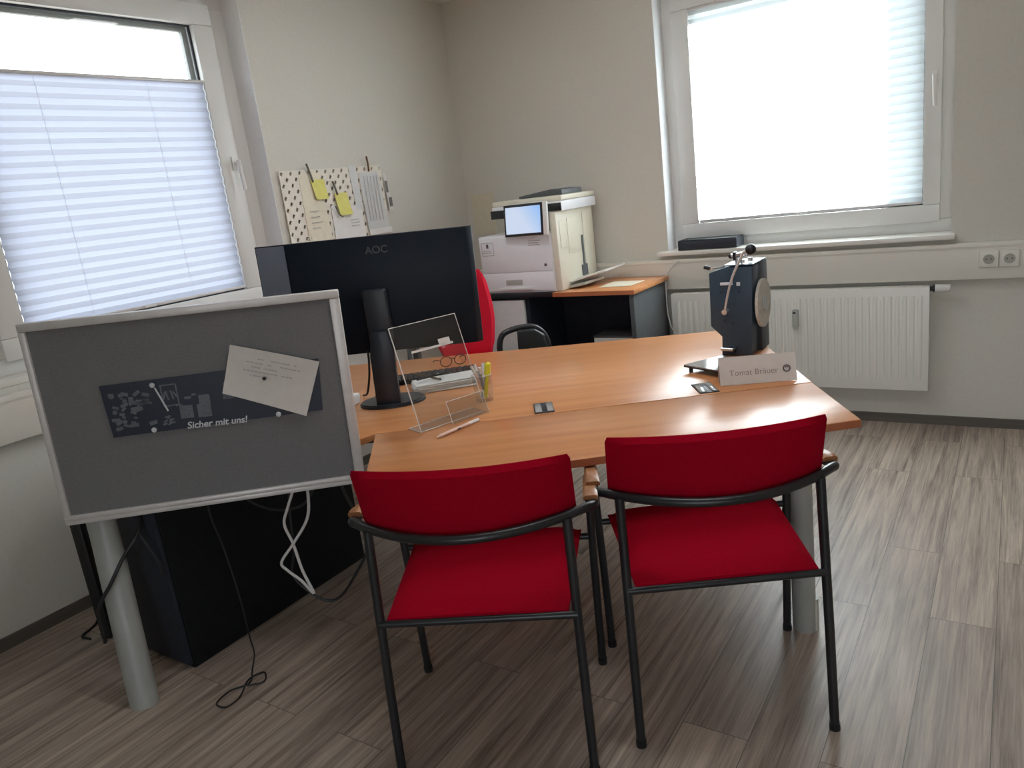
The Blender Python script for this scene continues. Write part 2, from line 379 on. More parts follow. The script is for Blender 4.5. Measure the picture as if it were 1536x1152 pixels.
def rect_frame(b, o, u0, u1, z0, z1, w, d0, d1, bev=.004):
    """frame bars; o(u, d, z) -> world"""
    def bar(ua, ub, za, zb):
        p = [o(u, d, z) for u in (ua, ub) for d in (d0, d1) for z in (za, zb)]
        xs, ys, zs = zip(*p); b.bounds(min(xs), max(xs), min(ys), max(ys), min(zs), max(zs), bev)
    bar(u0, u1, z0, z0+w[2]); bar(u0, u1, z1-w[3], z1); bar(u0, u0+w[0], z0+w[2], z1-w[3]); bar(u1-w[1], u1, z0+w[2], z1-w[3])
    return b

def window(name, o, op, glass, sash, hu, hz):
    u0, u1, z0, z1 = op; gu0, gu1, gz0, gz1 = glass; su0, su1, sz0, sz1 = sash
    root = rect_frame(MB(), o, u0, u1, z0+.026, z1, (su0-u0+.012, u1-su1+.012, sz0-z0-.026+.012, z1-sz1+.012), .13, .20).build(name, 'frame')
    struct(root)
    rect_frame(MB(), o, su0, su1, sz0, sz1, (gu0-su0, su1-gu1, gz0-sz0, sz1-gz1), .105, .165, .006).build('window_sash', 'frame', root)
    rect_frame(MB(), o, gu0-.002, gu1+.002, gz0-.002, gz1+.002, (.012,)*4, .132, .140, .001).build('gasket', 'gasket', root)
    rect_frame(MB(), o, gu0-.004, gu1+.004, gz0-.004, gz1+.004, (.030,)*4, .1655, .19, .001).build('glazing_bead', 'grey', root)
    p = [o(u, .150, z) for u, z in ((gu0, gz0), (gu1, gz0), (gu1, gz1), (gu0, gz1))]
    MB().quad(*p).build('glass_pane', 'pane', root)
    h = MB(); q = lambda u, d, z: Vector(o(u, d, z))
    pp = [q(hu-.014, .105, hz-.035), q(hu+.014, .105, hz-.035), q(hu+.014, .105, hz+.035), q(hu-.014, .105, hz+.035)]
    h.prism(pp, q(hu, .095, hz)-q(hu, .105, hz), .003)
    h.tube([q(hu, .10, hz), q(hu, .065, hz)], .010, 12)
    h.tube([q(hu, .065, hz+.012), q(hu, .062, hz-.03), q(hu+.004, .06, hz-.135)], [.011, .009], 12, 4)
    h.build('window_handle', 'white', root)
    return root

oL = lambda u, d, z: (XL - d, u, z)
oB = lambda u, d, z: (u, YB + d, z)
window('window_1', oL, WL, (1.455, 2.556, 1.165, 2.455), (1.355, 2.668, 1.075, 2.552), 2.632, 1.80)
window('window_2', oB, WB, (-1.608, -.405, 1.165, 2.372), (-1.712, -.325, 1.075, 2.48), -.356, 1.785)

def blind(name, label, o, u0, u1, z0, z1, m, cords, dep=.117, pitch=.045):
    r = MB(); rows = []; n = int((z1-z0)/pitch*2)
    for i in range(n+1):
        z = z0 + (z1-z0)*i/n; d = dep + (.0055 if i % 2 else -.0055)
        rows.append([o(u, d, z) for u in (u0, u0+(u1-u0)*.5, u1)])
    r.grid(rows); root = r.build(name, m, smooth=False)
    tag(root, label, 'blind')
    def bar(za, zb):
        p = [o(u, d, z) for u in (u0-.003, u1+.003) for d in (dep-.011, dep+.011) for z in (za, zb)]
        xs, ys, zs = zip(*p); return MB().bounds(min(xs), max(xs), min(ys), max(ys), min(zs), max(zs), .003)
    bar(z1, z1+.014).build('top_rail', 'alu', root); bar(z0-.014, z0).build('bottom_rail', 'alu', root)
    for u in cords: MB().cyl(o(u, dep, z0), o(u, dep, z1), .0007, 6).build('cord', 'wcable', root)
    uc = (u0+u1)/2
    p = Vector(o(uc, dep-.012, z0-.008)); b = MB(); b.box(p, (.05, .05, .01) if False else ((.012, .06, .012) if abs(Vector(o(1, 0, 0)).x - Vector(o(0, 0, 0)).x) < .5 else (.06, .012, .012)), None, .003)
    b.build('pull_tab', 'white', root)
    return root
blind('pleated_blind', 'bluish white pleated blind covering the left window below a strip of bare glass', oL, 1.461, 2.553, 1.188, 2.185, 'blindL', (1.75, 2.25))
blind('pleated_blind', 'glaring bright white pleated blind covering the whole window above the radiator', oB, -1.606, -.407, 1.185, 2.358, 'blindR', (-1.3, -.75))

# ------------------------------------------------------------------ radiator
rx0, rx1, rz0, rz1, ry = -1.736, -.348, .214, .77, 4.345
rad = thing('radiator', 'white ribbed panel radiator on the back wall under the window', 'radiator', ((rx0+rx1)/2, ry, 0))
b = MB(); b.bounds(rx0, rx1, ry, ry+.012, rz0, rz1, .004)
nr = 38; pit = (rx1-rx0-.05)/nr
for i in range(nr):
    x = rx0+.025+pit*(i+.5)
    rows = []
    for z, k in ((rz0+.055, 0), (rz0+.085, 1), (rz1-.075, 1), (rz1-.045, 0)):
        rows.append([(x-pit*.36, ry+.0005, z), (x-pit*.2, ry-.0075*k+.0003, z), (x+pit*.2, ry-.0075*k+.0003, z), (x+pit*.36, ry+.0005, z)])
    b.grid(rows)
b.build('front_panel', 'radiator', rad, world=True)
b = MB().bounds(rx0, rx1, ry+.012, ry+.055, rz1-.012, rz1)
for i in range(46): b.bounds(rx0+.03+i*.029, rx0+.045+i*.029, ry+.02, ry+.047, rz1-.001, rz1+.002)
b.build('top_grille', 'radiator', rad, world=True)
MB().bounds(rx0, rx0+.006, ry, ry+.055, rz0, rz1, .002).build('side_cover', 'radiator', rad, world=True)
MB().bounds(rx1-.006, rx1, ry, ry+.055, rz0, rz1, .002).build('side_cover', 'radiator', rad, world=True)
MB().bounds(rx0+.006, rx1-.006, ry+.04, ry+.055, rz0+.01, rz1-.013).build('back_panel', 'radiator', rad, world=True)
for x in (rx0+.2, rx1-.2): MB().bounds(x-.015, x+.015, ry+.055, YB, rz0+.06, rz1-.06).build('wall_bracket', 'radiator', rad, world=True)
v = MB().bounds(-1.02, -.988, ry-.035, ry-.006, .565, .665, .006).build('heat_meter', 'tag', rad, world=True)
MB().bounds(-1.014, -1.000, ry-.037, ry-.034, .645, .655).build('meter_window', 'black', v, world=True)
MB().tube([(-.348, ry+.03, .755), (-.325, ry+.03, .755)], .012, 14).build('valve', 'black', rad, world=True)
MB().tube([(-.325, ry+.03, .755), (-.322, ry+.03, .755), (-.262, ry+.03, .755), (-.258, ry+.03, .755)], [.024, .018], 20).build('thermostat_knob', 'white', rad, world=True)
MB().tube([(-.334, ry+.03, .755), (-.329, ry+.03, .755)], .02, 14).build('collar', 'gasket', rad, world=True)

# double socket on the duct: each outlet a thing of its own
for sx, lab in ((-.098, 'left outlet of the wall socket pair on the duct right of the radiator'), (-.012, 'right outlet of the wall socket pair on the duct right of the radiator')):
    y = YB-dd-.001
    s = thing('wall_socket', lab, 'wall socket', (sx, y, .89), 0, 'wall sockets on the duct')
    MB().bounds(-.041, .041, -.009, 0, -.041, .041, .004).build('cover_plate', 'socket', s)
    MB().tube([(0, -.0095, 0), (0, -.0088, 0)], .024, 28).build('socket_recess', 'sockethole', s)
    MB().tube([(-.010, -.0102, 0), (-.010, -.009, 0)], .003, 10).tube([(.010, -.0102, 0), (.010, -.009, 0)], .003, 10).build('contact_holes', 'gasket', s)

# ------------------------------------------------------------------ desk (main top, extension, legs)
zt = .72; th = .025
A0 = D(0, 0, 0)
mainpts = [(-.572, 2.535), (-.530, 2.580), (1.035, 2.557), (1.127, 3.575), (-.80, 3.850), (-1.18, 3.88), (-1.735, 2.73), (-1.735, 2.665), (-1.46, 2.345)]
desk = thing('office_desk', 'large beech topped work desk carrying the monitor, with the grey pinboard on its front', 'desk', D(0, 2.9, 0), ANG)
def dl(x, y, z): return (x, y-2.9, z)
MB().prism([dl(x, y, zt-th) for x, y in mainpts], (0, 0, th), .002).build('desk_top', 'beech', desk)
def legcol(root, top, foot, rx, ry, nm='leg'):
    l = MB().oval([foot, tuple(foot[i] + (top[i]-foot[i])*.02 for i in range(3)), top], rx, ry).build(nm, 'grey', root)
    a = Vector(foot); t = Vector(top); k = a + (t-a)*.16
    c = MB(); c.oval([a + Vector((.0285, 0, 0)), k + Vector((.0285, 0, 0))], .016, ry*.72, 14); c.build('leg_cap', 'greylite', l)
    return l
legcol(desk, dl(-1.452, 2.400, zt-th), dl(-1.362, 2.205, 0), .048, .040)
for (x, y) in ((-1.712, 2.668), (-1.12, 3.72), (1.02, 3.44)):
    MB().box(dl(x, y, (zt-th)/2), (.04, .04, zt-th), None, .004).build('leg', 'tube', desk)
MB().box(dl(-.2, 3.35, zt-th-.02), (2.3, .04, .04)).box(dl(-.55, 2.70, zt-th-.02), (2.2, .04, .04)).box(dl(.95, 3.05, zt-th-.02), (.04, .8, .04)).build('under_frame', 'tube', desk)
cab = thing('desk_extension', 'narrow beech extension top in front of the work desk, before the red chairs', 'desk', D(0, 2.3, 0), ANG)
def el(x, y, z): return (x, y-2.3, z)
ext = [(-.480, 2.040), (1.001, 2.120), (1.033, 2.552), (-.523, 2.575)]
MB().prism([el(x, y, zt-th) for x, y in ext], (0, 0, th), .002).build('extension_top', 'beech', cab)
# edge band on the front
e0, e1 = Vector(el(-.480, 2.040, 0)), Vector(el(1.001, 2.120, 0)); dn = Vector((e1.y-e0.y, -(e1.x-e0.x), 0)).normalized()*.0015
MB().prism([e0+Vector((0, 0, zt-th+.0005)), e1+Vector((0, 0, zt-th+.0005)), e1+Vector((0, 0, zt-.0015)), e0+Vector((0, 0, zt-.0015))], dn).build('edge_band', 'beechedge', cab)
legcol(cab, el(.843, 2.200, zt-th), el(.843, 2.185, 0), .036, .040)
MB().box(el(.25, 2.42, zt-th-.015), (1.3, .04, .03)).build('support_rail', 'grey', cab)
# cable ports at the seam of the desk
for i, (p, lab) in enumerate((((.086, 2.640), 'small black cable port flap in the desktop seam near the desk middle'), ((.678, 2.640), 'small black cable port flap in the desktop seam beside the name sign'))):
    c = thing('cable_port', lab, 'cable outlet', D(p[0], p[1], zt+.0006), ANG, 'cable ports in the desk')
    MB().box((0, 0, .001), (.072, .13, .0025), None, .001).build('port_plate', 'black', c)
    MB().box((-.020, -.004, .0035), (.024, .106, .002), None, .0008).build('port_flap', 'traytop', c)
    MB().box((.022, -.004, .0035), (.022, .106, .002), None, .0008).build('port_flap', 'traytop', c)

# ------------------------------------------------------------------ pinboard screen on the front of the desk
PO = Vector((-2.518, 1.067, 0)); PA = math.radians(43.072)
ex = Vector((math.cos(PA), math.sin(PA), 0)); nrm = Vector((math.sin(PA), -math.cos(PA), 0))   # towards the viewer
pan = thing('pinboard_screen', 'grey felt pinboard screen in a pale aluminium frame on the left desk front', 'pinboard', PO, PA)
# local: x = u along, -y = towards viewer, z up
roll = Matrix.Translation((.48, 0, .94)) @ Matrix.Rotation(math.radians(1.8), 4, 'Y') @ Matrix.Translation((-.48, 0, -.94))
W0, W1, Z0, Z1 = -.005, .953, .612, 1.273
xform(MB().bounds(W0+.02, W1-.02, -.008, .012, Z0+.02, Z1-.02), roll).build('felt_panel', 'felt', pan)
def fbar(*a): return xform(MB().bounds(*a, .004), roll)
fbar(W0, W1, -.018, .018, Z1-.026, Z1).build('frame_rail', 'alu', pan)
b = MB().bounds(W0, W1, -.018, .018, Z0+.016, Z0+.032, .004).bounds(W0, W1, -.015, .018, Z0, Z0+.0165, .004); xform(b, roll).build('frame_rail', 'alu', pan)
fbar(W0, W0+.020, -.018, .018, Z0+.032, Z1-.026).build('frame_stile', 'alu', pan)
fbar(W1-.032, W1, -.018, .018, Z0+.032, Z1-.026).build('frame_stile', 'alu', pan)
for u in (.12, .84): MB().bounds(u-.02, u+.02, .0185, .05, .66, .694).build('mounting_clamp', 'tube', pan)

def pu(u, v, d=0.0): return PO + ex*u + nrm*d + Vector((0, 0, v))
def panel_poly(pts, d, th): return MB().prism([pu(u, v, d) for u, v in pts], nrm*th)
def pinned(name, label, cat, at):
    return thing(name, label, cat, pu(*at), PA)
pl = pinned('licence_plate_holder', 'long navy plate holder with white slogan and grey prints, pinned to the pinboard', 'plate holder', (.52, .88, .0085))
c_ = [(.190, 1.063), (.863, 1.046), (.846, .874), (.194, .893)]
panel_poly(c_, .0085, .006).build('plate', 'navy', pl, world=True)
# lip along the lower edge, carries the slogan
t = text_bm('Sicher mit uns!', .031, .18, .0006)
a = Vector((.6, -.013, 0)); t = xform(t, frame_mat(pu(.512, .8885, .0150), ex - Vector((0, 0, .055)), Vector((0, 0, 1))))
t.build('slogan', 'whiteprint', pl, world=True)
b = MB(); rnd = random.Random(4)
def bit(u, v, w, h, rot=0): 
    cr, sr = math.cos(rot), math.sin(rot)
    b.prism([pu(u+cr*x-sr*y, v+sr*x+cr*y, .0146) for x, y in ((-w/2, -h/2), (w/2, -h/2), (w/2, h/2), (-w/2, h/2))], nrm*.0004)
for i in range(34):
    u = .212 + rnd.random()*.115; v = .912 + rnd.random()*.125
    bit(u, v, .008+rnd.random()*.016, .004+rnd.random()*.009, rnd.uniform(-.6, .6))
b.build('printed_pattern', 'print', pl, world=True); b = MB()
for k in range(6): bit(.298+rnd.uniform(-.02, .02), .985+rnd.uniform(-.014, .014), .03, .012, rnd.uniform(-.3, .3))
for (u, v, w, h) in ((.489, .972, .034, .030), (.428, .940, .040, .042), (.482, .936, .042, .044), (.563, .972, .032, .022), (.44, .985, .02, .008), (.46, .992, .014, .006), (.70, .93, .022, .007), (.56, 1.01, .008, .014), (.41, .965, .02, .004), (.82, .955, .02, .008)):
    bit(u, v, w, h, -.05)
for i in range(8): bit(.365+rnd.uniform(-.01, .02), .925+rnd.uniform(-.015, .012), .014, .006, rnd.uniform(-1, 1))
b.build('printed_blocks', 'print', pl, world=True); b = MB()
# shield outline with two strokes
for (u, v, w, h) in ((.388, 1.036, .048, .004), (.366, 1.003, .004, .066), (.412, 1.003, .004, .066), (.376, .968, .024, .004), (.402, .968, .024, .004)): bit(u, v, w, h, -.03)
for (u, w) in ((.381, .005), (.396, .005)): bit(u, 1.002, w, .030, .12)
bit(.372, 1.002, .006, .026, -.4); bit(.405, 1.003, .005, .02, .4)
b.build('printed_shield', 'print', pl, world=True)
pap = pinned('paper_note', 'off-white paper slip pinned askew over the right end of the plate holder', 'paper', (.70, .87, .016))
c_ = [(.604, 1.135), (.866, 1.038), (.793, .865), (.55, .984)]
rows = []
for i in range(9):
    t_ = i/8; row = []
    for k in range(9):
        s_ = k/8
        u = (c_[0][0]*(1-s_)+c_[1][0]*s_)*(1-t_) + (c_[3][0]*(1-s_)+c_[2][0]*s_)*t_
        v = (c_[0][1]*(1-s_)+c_[1][1]*s_)*(1-t_) + (c_[3][1]*(1-s_)+c_[2][1]*s_)*t_
        row.append(pu(u, v, .0165 + .018*((t_-.45)**2 + (s_-.5)**2)))
    rows.append(row)
b = MB().grid(rows); 
r = bmesh.ops.extrude_face_region(b.bm, geom=b.bm.faces[:]); bmesh.ops.translate(b.bm, vec=nrm*.0006, verts=[g for g in r['geom'] if isinstance(g, bmesh.types.BMVert)])
b.build('paper_sheet', 'paper', pap, world=True)
b = MB()
d_ = Vector((.866-.604, 1.038-1.135)).normalized(); q_ = Vector((d_.y, -d_.x))
for k, (s0, s1) in enumerate(((.28, .80), (.20, .86), (.26, .55), (.18, .78), (.22, .5))):
    for j in range(14):
        a0 = s0 + (s1-s0)*j/14
        if rnd.random() < .25: continue
        cc = Vector((.604, 1.135)) + d_*(.28*a0) + Vector((-.054, -.151)).normalized()*(.028+.014*k)
        w = .28*(s1-s0)/14*.8
        b.prism([pu(*(cc + d_*x + q_*y), .0232) for x, y in ((0, 0), (w, 0), (w, .0035), (0, .0035))], nrm*.0003)
b.build('written_lines', 'ink', pap, world=True)
def pin(u, v, m, lab, d0=.0146, rad=.0085):
    p = pinned('push_pin', lab, 'push pin', (u, v, d0+.0002)); p['group'] = 'pins in the pinboard'
    xform(MB().lathe([(.0035, 0), (.0035, .006), (rad*.75, .0065), (rad, .011), (rad*.8, .015), (rad*.3, .0165)], n=18), frame_mat(pu(u, v, d0), ex, Vector((0, 0, 1)))).build('pin_head', m, p, world=True)
    return p
p = pin(.348, 1.044, 'whiteprint', 'white push pin at the top edge of the navy plate holder')
MB().tube([pu(.352, 1.034, .021), pu(.362, .998, .019), pu(.374, .952, .0165)], .0028, 8).build('pin_stem', 'whiteprint', p, world=True)
pin(.322, .900, 'whiteprint', 'white push pin at the lower left edge of the navy plate holder')
pin(.707, .886, 'whiteprint', 'white push pin at the lower edge of the plate holder below the paper')
pin(.687, 1.012, 'black', 'black push pin through the middle of the paper slip', .0225, .0065)

# ------------------------------------------------------------------ black cabinet under the desk
cbx = thing('low_cabinet', 'charcoal black cabinet standing on the floor under the desk behind the pinboard', 'cabinet', (-2.59, 1.70, 0))
MB().bounds(-2.815, -2.3695, 1.2615, 2.13, .0, .66, .004).build('cabinet_body', 'slate', cbx, world=True)
MB().bounds(-2.812, -2.372, 1.2445, 1.2605, .02, .655, .003).build('cabinet_front', 'navyboard', cbx, world=True)

# ------------------------------------------------------------------ visitor chairs
def make_chair(name, label, loc, rz):
    root = thing(name, label, 'chair', loc, rz, 'red visitor chairs at the desk')
    for s in (-1, 1):
        l = MB().tube([(s*.26, 0, .006), (s*.258, .02, .30), (s*.255, .055, .706)], .0125, 12).build('leg', 'tube', root)
        MB().cyl((s*.26, 0, 0), (s*.26, 0, .02), .0145, 14).build('leg_glide', 'black', l)
        l = MB().tube([(s*.288, .469, .006), (s*.292, .463, .32), (s*.298, .452, .628)], .0125, 12).build('leg', 'tube', root)
        MB().cyl((s*.288, .469, 0), (s*.288, .468, .02), .0145, 14).build('leg_glide', 'black', l)
    def hv(u): return -.032 + .098*(abs(u)/.255)**2
    pts = [(-.299, .462, .628), (-.307, .38, .648), (-.317, .25, .680), (-.321, .14, .700)]
    for u in (-.295, -.24, -.16, -.08, 0, .08, .16, .24, .295): pts.append((u, hv(u), .708))
    pts += [(.321, .14, .70), (.317, .25, .680), (.307, .38, .648), (.299, .462, .628)]
    MB().tube(pts, .0125, 12, 5).build('back_hoop', 'tube', root)
    b = MB().tube([(-.258, .026, .455), (.258, .026, .455)], .010, 10).tube([(-.294, .462, .452), (.294, .462, .452)], .010, 10)
    for s in (-1, 1):
        b.tube([(s*.215, .026, .453), (s*.225, .462, .450)], .009, 10)
    b.build('seat_frame', 'tube', root)
    for s in (-1, 1):
        w_ = MB(); rows = []
        for y, z, h_ in ((.145, .709, .013), (.158, .709, .017), (.25, .693, .017), (.38, .661, .017), (.445, .644, .017), (.458, .641, .012)):
            xc_ = .316 - .012*(y-.11)/.35; rows.append([Vector((s*(xc_+dx*.019), y, z+(h_ if dz > 0 else (h_*.7 if dz == 0 else 0)))) for dx, dz in ((-1, -1), (-1, 0), (-.7, 1), (.7, 1), (1, 0), (1, -1))])
        for a_, c_ in zip(rows, rows[1:]):
            for k in range(6): w_.quad(a_[k], a_[(k+1) % 6], c_[(k+1) % 6], c_[k])
        w_.quad(*rows[0]); w_.quad(*rows[-1]); bmesh.ops.remove_doubles(w_.bm, verts=w_.bm.verts, dist=1e-5)
        w_.build('armrest', 'armwood', root)
    # seat cushion
    b = MB(); NU, NV = 16, 14; top = []; bot = []
    for j in range(NV+1):
        v = .028 + .462*j/NV; hw = .236 + .026*j/NV; rt = []; rb = []
        ev = min(1, min(j, NV-j)/1.6)
        for i in range(NU+1):
            t = i/NU*2-1; eu = min(1, (1-abs(t))*NU/2/1.6)
            k = math.sqrt(max(0, 1-(1-ev)**2))*math.sqrt(max(0, 1-(1-eu)**2))
            rt.append((t*hw, v, .468 + .022*k + .005*(1-t*t) - (.012 if j == NV else 0)))
            rb.append((t*hw, v, .462 - .002*k))
        top.append(rt); bot.append(rb)
    b.grid(top); b.grid(bot[::-1])
    for side in ([r[0] for r in top], [r[-1] for r in top]): pass
    edge = lambda g: g[0] + [r[-1] for r in g[1:]] + g[-1][-2::-1] + [r[0] for r in g[-2:0:-1]]
    et, eb = edge(top), edge(bot); n = len(et)
    for i in range(n):
        q = (et[i], et[(i+1) % n], eb[(i+1) % n], eb[i]); b.quad(*q)
    bmesh.ops.remove_doubles(b.bm, verts=b.bm.verts, dist=.0004)
    b.build('seat', 'redfab', root)
    # padded backrest, curved in plan
    b = MB(); NU, NZ = 20, 12; fr = []; bk = []
    for j in range(NZ+1):
        z = .700 + .170*j/NZ; ej = min(1, min(j, NZ-j)/1.5); rf = []; rb = []
        for i in range(NU+1):
            t = i/NU*2-1; corner = 0
            ei = min(1, (1-abs(t))*NU/2/1.5)
            k = math.sqrt(max(0, 1-(1-ej)**2))*math.sqrt(max(0, 1-(1-ei)**2))
            hw = .278 - (.006 if j in (0, NZ) else 0)
            u = t*hw; f_ = j/NZ; v = (hv(u)*.92 + .036)*(1-f_) + (.016 + .045*(u/.27)**2)*f_
            rf.append((u, v + .002 + .014*k, z)); rb.append((u, v - .002 - .014*k, z))
        fr.append(rf); bk.append(rb)
    b.grid(fr); b.grid(bk[::-1]); et, eb = edge(fr), edge(bk); n = len(et)
    for i in range(n): b.quad(et[i], et[(i+1) % n], eb[(i+1) % n], eb[i])
    bmesh.ops.remove_doubles(b.bm, verts=b.bm.verts, dist=.0004)
    b.build('backrest', 'redfab', root)
    return root
ch1 = make_chair('visitor_chair', 'red upholstered armchair with black tube frame nearest the grey pinboard', (-1.097, 1.303, 0), math.radians(27))
ch2 = copy_tree(ch1); ch2.location = (-.5745, 1.70, 0); ch2.rotation_euler = (0, 0, math.radians(31.6))
ch2['label'] = 'red upholstered armchair with black tube frame at the bright free end of the desk'

# ------------------------------------------------------------------ monitor
MY = 2.98
mon = thing('computer_monitor', 'wide dark monitor seen from behind on the desk', 'monitor', D(-.512, 2.955, zt), ANG)
def ml(x, y, z): return Vector((x+.512, y-2.955, z-zt))
tilt = math.radians(-2)
x0, x1, za, zb = -.958, -.108, .938, 1.394
rl = Matrix.Translation(ml(-.53, MY, 1.166)) @ Matrix.Rotation(math.radians(1.2), 4, 'Y') @ Matrix.Translation(-ml(-.53, MY, 1.166))
b = MB()
prof = [(x0, MY+.032), (x0+.003, MY+.020), (-.832, MY-.002), (-.826, MY-.006), (x1-.02, MY-.006), (x1, MY+.016), (x1, MY+.032)]
b.prism([ml(x, y, za) for x, y in prof], (0, 0, zb-za), .002)
xform(b, rl).build('back_shell', 'monitor', mon)
xform(MB().prism([ml(x, y, za+.004) for x, y in ((x0+.006, MY+.0190), (-.836, MY-.0020), (-.836, MY-.0035), (x0+.006, MY+.0175))], (0, 0, zb-za-.008)), rl).build('sheen_strip', 'winsheen', mon)  # window reflection on the left of the back, painted as a lighter strip
xform(MB().bounds(*sum(([a, c] for a, c in zip(ml(x0, MY+.033, za), ml(x1, MY+.040, zb))), []), .002), rl).build('screen_panel', 'black', mon)
b = MB(); b.box(ml(-.508, MY-.0265, 1.085), (.098, .04, .215), None, .012, 3); b.build('mount_cover', 'standp', mon)
b = MB().prism([ml(-.470, MY-.034, .728), ml(-.568, MY-.034, .728), ml(-.562, MY-.034, .93), ml(-.545, MY-.034, 1.03), ml(-.478, MY-.034, 1.03), ml(-.466, MY-.034, .93)], (0, -.030, 0), .006)
b.build('stand_column', 'standp', mon)
b = MB(); c0 = ml(-.512, MY+.01, zt)
n = 40; b.oval([c0+Vector((0, 0, .0005)), c0+Vector((0, 0, .009))], .135, .10, n).oval([c0+Vector((0, 0, .009)), c0+Vector((0, 0, .014))], .128, .093, n)
b.build('stand_base', 'standp', mon)
t = text_bm('AOC', .040, 0, .0006); xform(t, frame_mat(ml(-.478, MY-.0064, 1.338), (1, 0, -.02), (0, 0, 1))).build('maker_logo', 'logo', mon)
cb = MB().tube([ml(-.575, MY-.012, .95), ml(-.583, MY+.01, .90), ml(-.60, MY+.05, .83), ml(-.625, MY+.08, .755), ml(-.66, MY+.16, .727)], .0045, 8, 5)
tag(cb.build('monitor_cable', 'cable', mon), '', ''); 
for o_ in mon.children:
    if o_.name.startswith('monitor_cable'):
        del o_['label']; del o_['category']
MB().tube([ml(-.545, MY-.01, .95), ml(-.552, MY+.005, .88), ml(-.545, MY+.02, .80), ml(-.57, MY+.06, .735), ml(-.60, MY+.12, .727)], .0045, 8, 5).build('monitor_cable', 'cable', mon)

# ------------------------------------------------------------------ keyboard, papers and small things behind the sign holder
kb = thing('keyboard', 'dark keyboard lying on the desk behind the clear sign holder', 'keyboard', D(-.39, 3.345, zt), ANG+.08)
MB().box((0, 0, .009), (.44, .14, .016), None, .004).build('keyboard_body', 'slate', kb)
b = MB()
for r_ in range(5):
    for k in range(15): b.box((-.197+.028*k, -.048+.024*r_, .0195), (.022, .018, .006), None, .0015, 1)
kk = b.build('keys', 'black', kb); kk['kind'] = 'stuff'
ps = thing('paper_stack', 'crumpled stack of white papers on the desk beside the monitor stand', 'papers', D(-.305, 3.15, zt), ANG+.2)
b = MB()
for i in range(5): b.box((rnd.uniform(-.008, .008), rnd.uniform(-.008, .008), .004+.007*i), (.27, .13, .0055), rnd.uniform(-.08, .08), .0015, 1)
b.build('sheets', 'paperw', ps)
wb_ = tag(MB().box((0, 0, .022), (.085, .07, .042), .3, .006).build('tissue_pack', 'paperw'), 'small white pack on the desk left of the monitor stand', 'tissue pack'); wb_.location = D(-.705, 3.03, zt+.001)
gl = thing('eyeglasses', 'thin dark rimmed eyeglasses lying on the desk behind the sign holder', 'eyeglasses', D(-.29, 3.54, zt), ANG+.3)
for s in (-1, 1):
    MB().tube([(s*.035+.028*math.cos(a), 0, .026+.024*math.sin(a)) for a in [2*PI*i/20 for i in range(21)]], .0022, 8).build('rim', 'cable', gl)
    MB().tube([(s*.063, 0, .034), (s*.066, .05, .030), (s*.068, .13, .012), (s*.068, .14, .004)], .0022, 8, 4).build('temple', 'cable', gl)
MB().tube([(-.009, 0, .034), (0, 0, .038), (.009, 0, .034)], .002, 8, 3).build('bridge', 'cable', gl)
for i, (p0, p1, r_, m, lab) in enumerate((((-.47, 3.36), (-.32, 3.12), .0045, 'brown', 'long brown pencil lying across the papers behind the sign holder'), ((-.42, 3.12), (-.29, 3.20), .0045, 'cable', 'black pen crossing the brown pencil on the white papers'))):
    a, c = D(*p0, zt+(.0275 if not i else .0415)), D(*p1, zt+.0415); m_ = (a+c)/2
    if i: a.z += .0095; c.z += .0095; m_ = (a+c)/2
    o = thing('pencil' if i == 0 else 'pen', lab, 'pen', m_); MB().tube([a, a+(c-a)*.96, c], [r_, r_], 8).build('barrel', m, o, world=True)
    MB().tube([c, c+(c-a).normalized()*.012], [r_*.8, .0006], 8).build('tip', 'black', o, world=True)

# ------------------------------------------------------------------ clear acrylic sign holder
sA, sB = D(-.350, 2.514, zt), D(-.126, 2.690, zt)
sx = (sB-sA).normalized(); sn = Vector((sx.y, -sx.x, 0))           # sn: towards the viewer
ah = thing('sign_holder', 'leaning clear acrylic sign holder standing on the desk edge beside the pinboard', 'sign holder', (sA+sB)/2)
wS = (sB-sA).length; up = (Vector((0, 0, .36)) - sn*.115)
p0 = sA + Vector((0, 0, .004)); p1 = sB + Vector((0, 0, .004))
tk = -sn*.004
MB().prism([p0, p1, p1+up, p0+up], tk).build('display_plate', 'acrylic', ah, world=True)
ft = -sn*.085 + Vector((0, 0, 0))
MB().prism([p0+tk*1.2-Vector((0, 0, .003)), p1+tk*1.2-Vector((0, 0, .003)), p1+ft-Vector((0, 0, .003)), p0+ft-Vector((0, 0, .003))], (0, 0, .003)).build('foot_plate', 'acrylic', ah, world=True)
b = MB().tube([p0+tk*.5, p0+tk*.5+up], .0022, 6).tube([p1+tk*.5, p1+tk*.5+up], .0016, 6).tube([p0+tk*.5+up, p1+tk*.5+up], .0014, 6).tube([p0+tk*.5, p1+tk*.5], .0018, 6).tube([p0+tk-Vector((0, 0, .001)), p0+ft-Vector((0, 0, .001))], .0024, 6).tube([p0+ft-Vector((0, 0, .001)), p1+ft-Vector((0, 0, .001))], .0016, 6)
b.build('polished_edges', 'acryledge', ah, world=True)
# leaflet pocket in front, low on the plate
q0 = p0 + sx*wS*.40 + sn*.03; q1 = p0 + sx*wS*.97 + sn*.03
MB().prism([q0, q1, q1+up*.22, q0+up*.22], sn*.003).prism([q0, q1, q1-sn*.027, q0-sn*.027], (0, 0, .002)).build('leaflet_pocket', 'acrylic', ah, world=True)
MB().tube([q0, q0+up*.22], .0015, 6).tube([q1, q1+up*.22], .0015, 6).tube([q0+up*.22, q1+up*.22], .0013, 6).build('pocket_edges', 'acryledge', ah, world=True)
